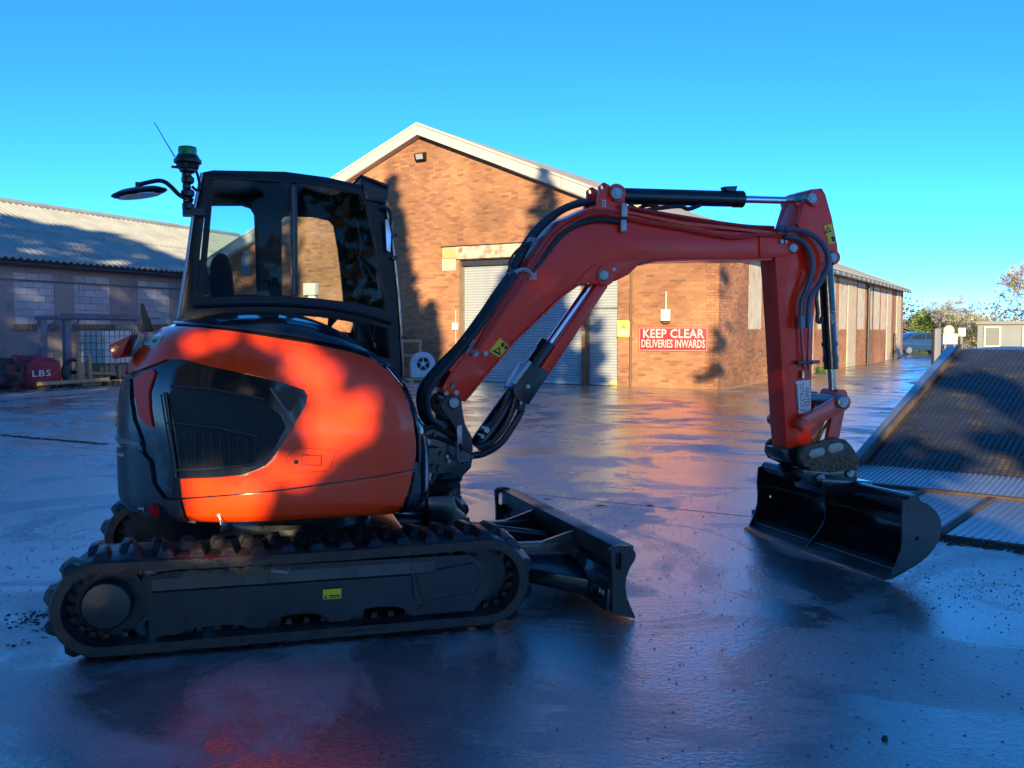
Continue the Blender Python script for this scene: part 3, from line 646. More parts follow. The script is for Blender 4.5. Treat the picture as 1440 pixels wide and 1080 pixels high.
# find length so that the top left corner is at pixel y 490
def projpx(p):
    q=p-CAM; f=q.y*math.cos(PITCH)-q.z*math.sin(PITCH); u=q.y*math.sin(PITCH)+q.z*math.cos(PITCH); return 720+FPX*q.x/f,540-FPX*u/f
RL=2
while projpx(FR.W(RL,0,.12+RS*RL))[1]>491 and RL<14: RL+=.05
print('ramp',RL,projpx(FR.W(RL,0,.12+RS*RL)))
ramp=thing('loading_ramp','dark steel mesh loading ramp rising to the right behind the bucket','ramp',FR.W(0,0,0),FR.a)
RSTEEL=mat('dark_ramp_steel',(.035,.038,.05),.38,metal=.4,var=.3,vscale=3,dirt=(.10,.08,.06),dirtamt=.3,dscale=2)
RLITE=mat('galvanised_ramp_plate',(.24,.27,.31),.30,metal=.6,var=.12,vscale=6)
def rz(x): return .12+RS*x
mb=MB(); mb.hexa([(0,-RW,rz(0)-.05),(RL,-RW,rz(RL)-.05),(RL,-.07,rz(RL)-.05),(0,-.07,rz(0)-.05)],[(0,-RW,rz(0)-.012),(RL,-RW,rz(RL)-.012),(RL,-.07,rz(RL)-.012),(0,-.07,rz(0)-.012)]); mb.build('deck_plate',RSTEEL,ramp)
mb=MB(); x=.03
while x<RL-.03:
    mb.hexa([(x,-RW,rz(x)-.02),(x+.035,-RW,rz(x+.035)-.02),(x+.035,-.075,rz(x+.035)-.02),(x,-.075,rz(x)-.02)],[(x,-RW,rz(x)-.003),(x+.028,-RW,rz(x+.028)-.003),(x+.028,-.075,rz(x+.028)-.003),(x,-.075,rz(x)-.003)]); x+=.062
o=mb.build('cross_bar',RSTEEL,ramp); o['kind']='stuff'
mb=MB(); y=-.15
while y>-RW:
    mb.hexa([(0,y-.012,rz(0)-.02),(RL,y-.012,rz(RL)-.02),(RL,y+.012,rz(RL)-.02),(0,y+.012,rz(0)-.02)],[(0,y-.012,rz(0)-.001),(RL,y-.012,rz(RL)-.001),(RL,y+.012,rz(RL)-.001),(0,y+.012,rz(0)-.001)]); y-=.062
o=mb.build('long_bar',RSTEEL,ramp); o['kind']='stuff'
# kerb rail on the left: upstand + outer flange
mb=MB(); mb.hexa([(-.05,-.07,rz(0)-.10),(RL,-.07,rz(RL)-.22),(RL,-.03,rz(RL)-.22),(-.05,-.03,rz(0)-.10)],[(-.05,-.07,rz(0)+.055),(RL,-.07,rz(RL)+.065),(RL,-.03,rz(RL)+.065),(-.05,-.03,rz(0)+.055)]); mb.build('side_rail',mat('brown_rail',(.09,.065,.045),.6,var=.3),ramp,bevel=.006)
mb=MB(); mb.hexa([(-.05,-.028,rz(0)+.01),(RL,-.028,rz(RL)+.01),(RL,.13,rz(RL)+.01),(-.05,.07,rz(0)+.01)],[(-.05,-.028,rz(0)+.03),(RL,-.028,rz(RL)+.03),(RL,.13,rz(RL)+.03),(-.05,.07,rz(0)+.03)]); mb.build('rail_flange',RLITE,ramp,bevel=.004)
for k in range(8):
    x=.5+k*(RL-1)/7; mb=MB(); mb.box(x-.03,x+.03,-.028,.06,rz(x)-.09,rz(x)+.005); mb.build('rail_bracket',RLITE,ramp)
# support legs and platform beyond the ramp top
for x in (RL*.5,RL-.2):
    for y in (-.3,-RW/2,-RW+.3):
        mb=MB(); mb.box(x-.06,x+.06,y-.06,y+.06,0,rz(x)-.06); mb.build('leg',RSTEEL,ramp)
mb=MB(); mb.box(RL+.005,RL+3.0,-RW,-.03,rz(RL)-.12,rz(RL)-.01); mb.build('platform',RSTEEL,ramp)
# lip of ribbed plate and flat plates on the ground
mb=MB(); mb.hexa([(-.75,-RW,.012),(-.005,-RW,.02),(-.005,.05,.02),(-.75,.05,.012)],[(-.75,-RW,.045),(-.005,-RW,.118),(-.005,.05,.118),(-.75,.05,.045)]); mb.build('lip_plate',RLITE,ramp,bevel=.004)
mb=MB(); y=.02
while y>-RW:
    mb.hexa([(-.74,y-.012,.04),(-.01,y-.012,.112),(-.01,y+.012,.112),(-.74,y+.012,.04)],[(-.74,y-.008,.053),(-.01,y-.008,.125),(-.01,y+.008,.125),(-.74,y+.008,.053)]); y-=.05
o=mb.build('lip_rib',RLITE,ramp); o['kind']='stuff'
RUST=mat('rusty_bar',(.07,.045,.035),.7,var=.4,vscale=8)
mb=MB(); mb.box(-.83,-.76,-RW,.05,0,.055); mb.build('cross_beam',RUST,ramp,bevel=.006)
PLT=mat('wet_steel_plate',(.17,.20,.24),.25,metal=.45,var=.12,vscale=3)
# plates: divider lines at pixels (1345,712)->(1358,757)
divs=[]
for a in (1265,1360): 
    q=FR.L(G(a,712 if a<1300 else 730)); divs.append(q.y)
end=FR.L(G(1325,757)).x
ys=[.05,divs[0],divs[1],divs[1]-1.6,-RW]
for k in range(4):
    y1,y0=ys[k]-.035,ys[k+1]+.035
    if y1-y0<.2: continue
    mb=MB(); mb.box(end+.02,-.84,y0,y1,.0,.03); mb.build('ground_plate',PLT,ramp,bevel=.004,seg=1)
    mb=MB(); y=y0+.03
    while y<y1-.02: mb.box(end+.05,-.87,y-.008,y+.008,.03,.034); y+=.06
    o=mb.build('plate_rib',PLT,ramp); o['kind']='stuff'
    if k<3:
        mb=MB(); mb.box(end,-.84,ys[k+1]-.03,ys[k+1]+.03,0,.045); mb.build('divider_bar',RUST,ramp,bevel=.004)
# debris line in front of the plates
DEB=mat('wet_leaf_litter',(.035,.022,.014),.7,var=.5,vscale=20)
def litter(name,label,pts,n,spread,smin,smax,seed,m=DEB,flat=.4):
    mb=MB(); rnd=random.Random(seed)
    for k in range(n):
        i=rnd.randrange(len(pts)-1); t=rnd.random(); p=pts[i].lerp(pts[i+1],t)
        x,y=p.x+rnd.gauss(0,spread),p.y+rnd.gauss(0,spread); s=rnd.uniform(smin,smax); a=rnd.uniform(0,2*PI); h=s*rnd.uniform(.15,flat)
        vs=[]
        for j in range(5):
            an=a+2*PI*j/5; r=s*rnd.uniform(.4,1); vs.append((x+r*math.cos(an),y+r*math.sin(an)*.8,.001))
        vs.append((x+rnd.uniform(-.2,.2)*s,y,h+.002)); mb.add(vs,[(0,1,5),(1,2,5),(2,3,5),(3,4,5),(4,0,5),(4,3,2,1,0)])
    return tag(mb.build(name,m),label,'debris',kind='stuff')
ea=FR.W(end-.06,divs[1]+.9,0); eb=FR.W(end-.06,divs[1]-1.8,0)
litter('leaf_litter','line of wet brown leaf litter along the edge of the ramp plates',[ea,eb],1100,.05,.01,.035,11,flat=.9)
litter('leaf_litter','scattered wet crumbs and twigs on the concrete right of the bucket',[G(1300,820),G(1440,835)],260,.3,.003,.012,12)
litter('grit','loose grit and crumbs of soil spread over the wet concrete',[G(760,680),G(900,740),G(1050,720),G(980,900),G(1380,900),G(700,1000)],1500,.9,.0025,.010,13)
litter('grit','loose grit spread over the concrete left of the excavator',[G(20,900),G(60,780),G(100,720)],260,.35,.004,.013,14)
litter('mud_crumbs','dark mud crumbs dropped beside the rear of the track',[G(20,880),G(60,860),G(58,900)],110,.07,.005,.02,15)
for (px,py,L_,W_) in ((845,712,.10,.05),(770,703,.08,.05),(915,712,.07,.04)):
    p=G(px,py); mb=MB(); a=-.3; mb.tube([(p.x-L_/2,p.y,.005),(p.x-.01,p.y+.015,.008),(p.x+L_/2,p.y-.01,.005)],[.003,.0055,.002],6); 
    tag(mb.build('twig',DEB),{845:'short dark twig, right of three by the joint behind the blade',770:'short dark twig nearest the tip of the blade, behind it',915:'thin twig on the wet concrete between blade and bucket'}[px],'twig')
litter('mud_streak','dark mud and grit gathered along the open slab joint at the left edge',[G(0,612),G(70,618),G(150,625)],700,.035,.008,.03,31,flat=.3)
mb=MB(); q=[G(0,563,.004),G(60,558,.004),G(150,551,.004),G(150,546,.004),G(70,551,.004),G(0,556,.004)]; mb.add([tuple(v) for v in q],[(0,1,2,3,4,5)]); tag(mb.build('pale_strip',mat('pale_concrete',(.42,.38,.35),.85,var=.2,vscale=3)),kind='structure')  # paler strip of ground lying just above the slab
p=G(1244,1040); tag(lump('pebble',mat('dark_pebble',(.02,.02,.02),.5),(p.x,p.y,0),.014,(1,1,.8),2,sub=2),'small dark stone alone on wet concrete at bottom right','stone')
# ---------------------------------------------------------------- far right: car, signs, cabin, hedge
def carbody():
    p=G(1294,498); p=Vector((p.x*1.0,p.y*1.0,0))
    c=thing('parked_car','dark blue parked car beyond the far end of the brick building','car',(p.x,p.y,-.03),math.radians(8))
    BL=mat('blue_car_paint',(.015,.04,.10),.2,coat=.4)
    prof=[(-2.1,.35),(-2.12,.75),(-1.95,.92),(-1.45,.98),(-.95,1.36),(-.3,1.45),(.45,1.42),(1.05,1.02),(1.8,.88),(2.08,.66),(2.1,.32),(1.62,.3),(1.5,.55),(1.3,.62),(1.05,.55),(.93,.3),(-.93,.3),(-1.05,.55),(-1.3,.62),(-1.5,.55),(-1.62,.3)]
    mb=MB(); mb.prism(prof,-.82,.82); mb.build('body',BL,c,bevel=.06,seg=2)
    GL=mat('car_window',(.01,.012,.015),.06)
    for s in(-1,1):
        mb=MB(); mb.prism([(-1.25,1.02),(-.88,1.30),(-.2,1.37),(-.15,1.0)],s*.822,s*.83); mb.build('window',GL,c)
        mb=MB(); mb.prism([(-.07,1.0),(-.1,1.37),(.42,1.34),(.9,1.03)],s*.822,s*.83); mb.build('window',GL,c)
        for x in (-1.28,1.28):
            mb=MB(); mb.lathe([(.0,-.1),(.30,-.1),(.31,0),(.30,.1),(0,.1)],(x,s*.74,.31),'Y',20); w=mb.build('wheel',RUBBER,c,smooth=True)
            mb=MB(); mb.lathe([(.19,-.02),(.19,.012),(.05,.02)],(x,s*.84,.31),'Y',16); mb.build('rim',STEEL,w)
    mb=MB(); mb.hexa([(1.02,-.7,1.05),(.50,-.62,1.40),(.50,.62,1.40),(1.02,.7,1.05)],[(1.06,-.7,1.07),(.54,-.62,1.42),(.54,.62,1.42),(1.06,.7,1.07)]); mb.build('windscreen',GL,c)
    for s in (-1,1):
        mb=MB(); mb.box(1.98,2.09,s*.6-.14,s*.6+.14,.62,.74); mb.build('headlight',WHITE,c,bevel=.02)
        mb=MB(); mb.box(.75,.9,s*.86-.07,s*.86+.07,.98,1.1); mb.build('mirror',BL,c,bevel=.02)
carbody()
ROADL=mat('far_lane_wet',(.10,.11,.13),.22,var=.1)
mb=MB(); q=[G(1272,504),G(1325,503),G(1330,492),G(1272,492)]; mb.add([(v.x,v.y,-.024) for v in q],[(0,1,2,3)]); tag(mb.build('wet_lane',ROADL),kind='structure')
# grey post and notices beyond the ramp (stand at about 22 m)
def atd(px,py,Y):
    r=ray(px,py); t=Y/r.y; return Vector((r.x*t,Y,HC+r.z*t))
Y0=26
a=atd(1315,462,Y0); c=atd(1324,462,Y0); mb=MB(); mb.box(a.x,c.x,Y0,Y0+.2,-.02,a.z); tag(mb.build('gate_post',mat('grey_post',(.13,.13,.15),.6,var=.1),bevel=.01),'grey upright steel post at the top left of the ramp','post')
a=atd(1326,469,Y0+.5); c=atd(1346,484,Y0+.5)
nb=thing('notice_board','white rectangular notice with a round sign above it behind the ramp','sign',((a.x+c.x)/2,Y0+.5,0)); hw=(c.x-a.x)/2
mb=MB(); mb.box(-hw,hw,-.02,0,c.z,a.z); mb.build('board',WT,nb,bevel=.005)
mb=MB(); mb.lathe([(0,-.03),(.155,-.03),(.155,-.015),(0,-.015)],(-.05,0,a.z+.08),'Y',24); mb.build('round_sign',WT,nb)
mb=MB(); 
mb.prism([[(.14*math.cos(k*PI/12)-.05,a.z+.08+.14*math.sin(k*PI/12)) for k in range(24)],[(.11*math.cos(k*PI/12)-.05,a.z+.08+.11*math.sin(k*PI/12)) for k in range(24)]],-.036,-.031); mb.build('red_ring',mat('pale_red_ring',(.6,.25,.2),.5),nb)
mb=MB(); mb.box(-hw+.05,-hw+.1,.001,.05,-.02,a.z-.05); mb.box(hw-.1,hw-.05,.001,.05,-.02,a.z-.05); mb.build('post',GREYP,nb)
mb=MB(); 
for k in range(3): mb.box(-hw+.05,hw-.05,-.024,-.0205,c.z+.06+k*.08,c.z+.075+k*.08)
mb.build('printed_line',mat('faint_grey',(.55,.55,.55),.6),nb)
a=atd(1347.5,461,Y0+1); c=atd(1357.5,473,Y0+1); hw=(c.x-a.x)/2
nb=thing('notice_board','small square white notice on a post, right of the larger one','sign',((a.x+c.x)/2,Y0+1,0))
mb=MB(); mb.box(-hw,hw,-.02,0,c.z,a.z); mb.build('board',WT,nb,bevel=.004)
mb=MB(); mb.box(-.03,.03,.001,.05,-.02,a.z-.03); mb.build('post',GREYP,nb)
# grey cabin
Y1=30; a=atd(1375,453,Y1); c=atd(1500,455,Y1)
fca=face_cam((a.x+1.5,Y1,0)); FC=Frame((a.x,Y1),fca)
cb=thing('site_cabin','grey flat roofed site cabin with white framed windows at the right edge','cabin',(a.x,Y1,0),fca)
CABM=mat('cabin_grey',(.19,.21,.22),.6,var=.05,vscale=2); Wc=4.6
mb=MB(); mb.box(0,Wc,0,2.6,.0,a.z-.08); mb.build('wall',CABM,cb,bevel=.01)
mb=MB(); mb.box(-.06,Wc+.06,-.08,2.7,a.z-.078,a.z+.03); mb.build('roof',mat('cabin_roof',(.22,.2,.18),.7),cb,bevel=.01)
for (p0,p1,t0,t1) in ((1384,1407,459,488),(1438,1461,459,488)):
    (x0,zA),(x1,zB)=FC.U(p0,t0,0),FC.U(p1,t1,0); A=Vector((0,0,zA)); B_=Vector((0,0,zB))
    m_=MB(); m_.prism([[(x0,B_.z),(x1,B_.z),(x1,A.z),(x0,A.z)],[(x0+.05,B_.z+.05),(x1-.05,B_.z+.05),(x1-.05,A.z-.05),(x0+.05,A.z-.05)]],-.04,-.002); f=m_.build('window',WT,cb)
    m_=MB(); m_.box(x0+.052,x1-.052,-.02,-.01,B_.z+.052,A.z-.052); m_.build('pane',mat('cabin_pane',(.17,.18,.17),.3),f)
# hedges, scrub and trees
LEAFM={}
def leafmat(name,c,rough=.6):
    if name in LEAFM: return LEAFM[name]
    m=mat(name,c,rough,var=.4,vscale=1.3); LEAFM[name]=m; return m
def leafcloud(mb,cen,rad,n,size,rnd,shape=None):
    for k in range(n):
        d=Vector((rnd.gauss(0,1),rnd.gauss(0,1),rnd.gauss(0,1))).normalized(); r=rnd.random()**.4
        p=Vector((cen[0]+d.x*rad[0]*r,cen[1]+d.y*rad[1]*r,cen[2]+d.z*rad[2]*r))
        if p.z<0: p.z=rnd.uniform(0,.2)
        a=Vector((rnd.gauss(0,1),rnd.gauss(0,1),rnd.gauss(0,1))).normalized(); b_=a.cross(Vector((rnd.gauss(0,1),rnd.gauss(0,1),rnd.gauss(0,1)))).normalized()
        s=size*rnd.uniform(.6,1.4); mb.add([p-a*s,p+b_*s*.5,p+a*s,p-b_*s*.5],[(0,1,2,3)])
rnd=random.Random(21)
def hedge(px0,px1,py0,Y,dep,m,label,name='hedge',n=2600,size=.13,rough=.5):
    A=atd(px0,py0,Y); B_=atd(px1,py0,Y); w_=B_.x-A.x; h=A.z; t=thing(name,label,'hedge',((A.x+B_.x)/2,Y+dep/2,0)); mb=MB()
    k=max(3,int(w_/1.2))
    for i in range(k):
        cx=-w_/2+w_*(i+.5)/k; hh=h*rnd.uniform(.85,1.08)
        leafcloud(mb,(cx,rnd.uniform(-.3,.3)*dep,hh*.5),(w_/k*.95,dep*.5,hh*.55),n//k,size,rnd)
    o=mb.build('foliage',m,t); o['kind']='stuff'
    mb=MB()
    for i in range(k*3):
        x=rnd.uniform(-w_/2,w_/2); mb.tube([(x,0,0),(x+rnd.uniform(-.4,.4),rnd.uniform(-.5,.5),h*rnd.uniform(.7,1.1))],[.04,.012],5)
    mb.build('stem',BARK,t)
BARK=mat('bark',(.12,.095,.07),.9,var=.3,vscale=5)
TWIG=mat('winter_twigs',(.30,.29,.25),.9,var=.2)
HG1=leafmat('olive_hedge',(.26,.23,.08)); HG2=leafmat('brown_scrub',(.27,.26,.14)); HG3=leafmat('green_bush',(.16,.22,.04))
hedge(1268,1330,441,72,4,HG1,'olive scrub hedge directly behind the blue car',n=17000,size=.065)
hedge(1325,1380,441,70,4,HG2,'brownish winter scrub behind the white notices',n=15000,size=.065)
hedge(1372,1460,440,44,3,HG2,'brown bracken bank above the grey cabin',n=16000,size=.045)
hedge(1292,1342,431,69,2,HG3,'bright green evergreen bush behind the grey post','bush',n=11000,size=.07)
def bare_tree(px,Y,py_top,label,seed,depth=6,group=None,lean=0,m=TWIG,base=0,spread=.55):
    rr=random.Random(seed); A=atd(px,py_top,Y); H_=A.z-base; t=thing('bare_tree',label,'tree',(A.x,Y,base)); tr=MB(); cr=MB()
    if group:t['group']=group
    def br(p,d,l,r,lv):
        q=p+d*l; mb=tr if lv<2 else cr
        mb.tube([p,p+d*l*.5+Vector((rr.uniform(-.04,.04),rr.uniform(-.04,.04),0))*l,q],[max(r,.009),max(r*.8,.008),max(r*.6,.007)],6 if lv<2 else 3,caps=False)
        if lv>=depth: return
        for k in range(rr.choice((2,3,3)) if lv<depth-1 else 4):
            v=(d+Vector((rr.gauss(0,spread),rr.gauss(0,spread),rr.gauss(.06,spread*.6)))).normalized()
            br(q if rr.random()<.7 else p+d*l*rr.uniform(.5,.95),v,l*rr.uniform(.62,.86),r*.58,lv+1)
    br(Vector((0,0,0)),Vector((lean,0,1)).normalized(),H_*.25,H_*.016,0)
    tr.build('trunk',BARK,t); cr.build('crown',m,t)
    return t
bare_tree(1432,38,350,'large bare winter tree rising behind the grey cabin',5,8)
bare_tree(1345,66,395,'bare winter tree with fine twigs behind the white notices',6,7)
bare_tree(1318,68,408,'smaller bare tree above the green bush',7,7)
bare_tree(1372,64,402,'slender bare tree left of the grey cabin',8,6)
bare_tree(1290,70,418,'low bare tree just right of the brick building end',9,6)
bare_tree(88,52,276,'bare tree top showing above the shed roof, leftmost',10,6)
bare_tree(178,54,288,'small bare tree top above the middle of the shed roof',11,6)
bare_tree(243,58,312,'lowest bare twigs above the shed roof near the cab',12,5)
# distant tree line
mb=MB(); rr=random.Random(3)
for k in range(70):
    x=-160+k*5.5; leafcloud(mb,(x,190+rr.uniform(-8,8),3),(5,5,rr.uniform(3.5,6)),420,.38,rr)
tag(mb.build('distant_woodland',leafmat('far_wood',(.10,.09,.05))),kind='stuff')
# small weeds by the wall
mb=MB(); q=FS.W(sx(1146,530),SGN*.3,0); leafcloud(mb,(q.x,q.y,.1),(.35,.35,.16),220,.05,random.Random(2)); tag(mb.build('weeds',leafmat('weed_green',(.08,.14,.03))),'small green tuft of weeds at the foot of the brick side wall','weeds',kind='stuff')
# ---------------------------------------------------------------- unseen trees behind the camera, crowns shaped to cast the yard's shade and dapples
TY=-14.0
from mathutils import noise as mn
def top_of(X):
    if X<-14.5: return 16.3+max(0,(X+22)*.1)+.35*math.sin(X*1.3)
    t=8.1+.6*math.sin(X*.9+1)+.4*math.sin(X*2.3)
    if -14.5<=X<-10.4: t=max(t,17.0)
    for cx,wd,tp,pw in ((-6.9,1.5,17.7,1.3),(-7.6,1.6,14.6,2),(-5.6,.9,13.2,2),(-4.7,.7,11.6,1.5),(-1.9,1.3,16.6,1.2),(-3.1,1.3,13.9,1.6),(-.6,1.0,13.0,1.5),(2.9,1.1,12.9,1.4)):
        d=abs(X-cx)/wd
        if d<1: t=max(t,tp-8.5*d**pw+.7*mn.noise(Vector((X*3.1,2,1))))
    if X>3: t=max(t,7.6+1.5*math.sin((X-3)*1.1)**2+ (2.5 if 7<X<9.5 else 0))
    return t
LIT=[]   # sunlit spots on the machine, given by photograph pixels on its near side
for (px,py,r) in ((285,480,.17),(300,505,.12),(340,495,.10),(300,690,.16),(340,705,.15),(300,715,.13),(375,715,.13),(400,690,.12),(455,505,.10),(480,530,.14),(500,560,.12),(440,545,.10),(530,560,.10),(420,500,.10),(490,630,.16),(450,620,.14),(520,620,.12),(540,600,.10),(430,660,.12),(475,650,.12),(250,700,.08),(320,650,.14),(290,655,.10),(285,772,.16),(325,775,.15),(365,775,.15),(410,770,.14),(450,768,.10),(330,715,.12),(470,600,.14),(540,560,.12),(350,480,.10),(420,480,.12),(740,390,.12),(755,400,.08),(1160,580,.13),(1130,590,.08),(800,450,.10),(395,480,.10),(365,500,.08),(560,600,.08),(1125,480,.12),(1120,400,.08),(262,520,.06)):
    yl=4.7 if px<620 else 5.5
    q=atd(px,py,yl); tt=(4.7-q.y)/SDIR.y; s=q+SDIR*tt; LIT.append((s.x,s.z,r))
trees_x=[-34,-30,-26,-22,-18.5,-15.5,-12.3,-9,-6.3,-4,-1.9,1.2,4,7.2,10.5,14,18]
LB_=[MB() for _ in trees_x]; rr=random.Random(99)
from mathutils import noise as mn
cnt=0
for k in range(90000):
    X=rr.uniform(-36,20) if k%3 else rr.uniform(-9,6)
    if cnt>42000: break
    T=top_of(X); h=rr.uniform(1.2 if X>-14 else 2,T); Yd=TY+rr.gauss(0,.8)
    if X>-13.8 and h>T-2.2 and h>9 and rr.random()<.5*(1-(T-h)/2.2)+.15: continue
    # denser in the lower belt, gaps cut by noise and sun rays to dapple machine and ramp
    p=Vector((X,Yd,h)); tt=(p.y-4.7)/SDIR.y; s=p-SDIR*tt
    g=mn.noise(Vector((s.x*.9,s.z*.9,3.1)))+.5*mn.noise(Vector((s.x*2.3,s.z*2.3,8)))
    if X>2.2 and mn.noise(Vector((s.x*1.7,s.z*1.7,5)))+.3*g>-.22: continue
    if s.z>1.15 and s.x>-.3 and rr.random()<.62: continue
    if -2.6<s.x<-.6 and .6<s.z<1.7 and mn.noise(Vector((s.x*4.6,s.z*4.6,11)))>.20: continue
    if any((s.x-a)**2+(s.z-c_)**2<(r*.78+.02)**2 for a,c_,r in LIT): continue
    sz=rr.uniform(.17,.34)
    a=Vector((rr.gauss(0,1),rr.gauss(0,.5),rr.gauss(0,1))).normalized(); b_=a.cross(Vector((rr.gauss(0,.4),1,rr.gauss(0,.4)))).normalized()
    i=min(range(len(trees_x)),key=lambda j:abs(trees_x[j]-X))
    LB_[i].add([p-a*sz,p-b_*sz*.6,p+a*sz,p+b_*sz*.6],[(0,1,2,3)]); cnt+=1
FILL_LEAF=bpy.data.materials.new('fill_light_leaf'); FILL_LEAF.use_nodes=True; t=FILL_LEAF.node_tree; t.nodes.clear()  # translucent so the unseen belt throws warm fill light onto the machine
o_=t.nodes.new('ShaderNodeOutputMaterial'); d1=t.nodes.new('ShaderNodeBsdfDiffuse'); d2=t.nodes.new('ShaderNodeBsdfTranslucent'); mx=t.nodes.new('ShaderNodeMixShader')
d1.inputs[0].default_value=(.22,.20,.10,1); d2.inputs[0].default_value=(.38,.30,.13,1); mx.inputs[0].default_value=.5
t.links.new(d1.outputs[0],mx.inputs[1]); t.links.new(d2.outputs[0],mx.inputs[2]); t.links.new(mx.outputs[0],o_.inputs[0])
for i,x in enumerate(trees_x):
    t=thing('shade_tree','unseen leafy tree behind the camera, crown shaped to shade the yard','tree',(x,TY,0),0,'unseen tree belt shading the yard')
    T=top_of(x); mb=MB(); mb.tube([(0,0,0),(.1,.1,T*.4),(0,0,T*.85)],[.28,.18,.04],8); mb.build('trunk',BARK,t)
    L_=LB_[i]; L_.v=[(a-x,b_-TY,c_) for a,b_,c_ in L_.v]; o=L_.build('crown',FILL_LEAF,t)

# ================================================================== EXCAVATOR
TU=math.radians(18.3); TT=math.radians(15.0)
P0=G(113,937); mid=G(385,914)
ct,st=math.cos(TT),math.sin(TT)
t_=(mid.x-P0.x)*ct+(mid.y-P0.y)*st+.17
OX,OY=P0.x+t_*ct-st*.98, P0.y+t_*st+ct*.98
FU=Frame((OX,OY),TU); FT=Frame((OX,OY),TT)
EXC=thing('excavator','orange and black mini excavator with red boom and wide grading bucket on the wet yard','excavator',(OX,OY,0),TU)
def U(px,py,y): return FU.U(px,py,y)
def Us(l,y): return [FU.U(a,b,y) for a,b in l]
def P3(px,py,y): x,z=FU.U(px,py,y); return Vector((x,y,z))
def EB(mb,name,m,parent=None,**k): return mb.build(name,m,parent or EXC,**k)
def TB(mb,name,m,parent=None,**k):
    o=mb.build(name,m,parent or EXC,**k)
    if parent is None: o.rotation_euler=(0,0,TT-TU)
    return o
# ---------------- tracks
xr=FT.U(57,850,-.98)[0]; xf=FT.U(752,795,-.98)[0]; ztop=.50
R=.226; LUG=.032
cr_=(xr+LUG+R, R+LUG); cf_=(xf-LUG-R,R+LUG)
print('track',xr,xf)
def belt_path(n_end=18):
    """points (x,z) with outward normal along the belt, centre line of outer face"""
    pts=[]; zt=cr_[1]+R
    straight=cf_[0]-cr_[0]; per=2*straight+2*PI*R
    return per,straight
PER,STR=belt_path()
def belt_at(s):
    s=s%PER
    if s<STR:   # bottom, going forward
        return (cr_[0]+s,cr_[1]-R),(0,-1)
    s-=STR
    if s<PI*R:
        a=-PI/2+s/R; return (cf_[0]+R*math.cos(a),cf_[1]+R*math.sin(a)),(math.cos(a),math.sin(a))
    s-=PI*R
    if s<STR:
        sag=-.012*math.sin(PI*s/STR)+.028*(1-s/STR)*0
        return (cf_[0]-s,cf_[1]+R+sag),(0,1)
    s-=STR; a=PI/2+s/R
    return (cr_[0]+R*math.cos(a),cr_[1]+R*math.sin(a)),(math.cos(a),math.sin(a))
NL=36
lugme=None
def lug_mesh():
    # local: x along belt, y across, z outward ; one half width wedge block
    mb=MB()
    a=[(-.050,-.188,-.005),(.046,-.188,-.005),(.026,.02,-.005),(-.060,.02,-.005)]
    b=[(-.024,-.168,LUG+.004),(.018,-.168,LUG+.004),(.004,-.005,LUG+.012),(-.038,-.005,LUG+.012)]
    mb.hexa(a,b); return mb
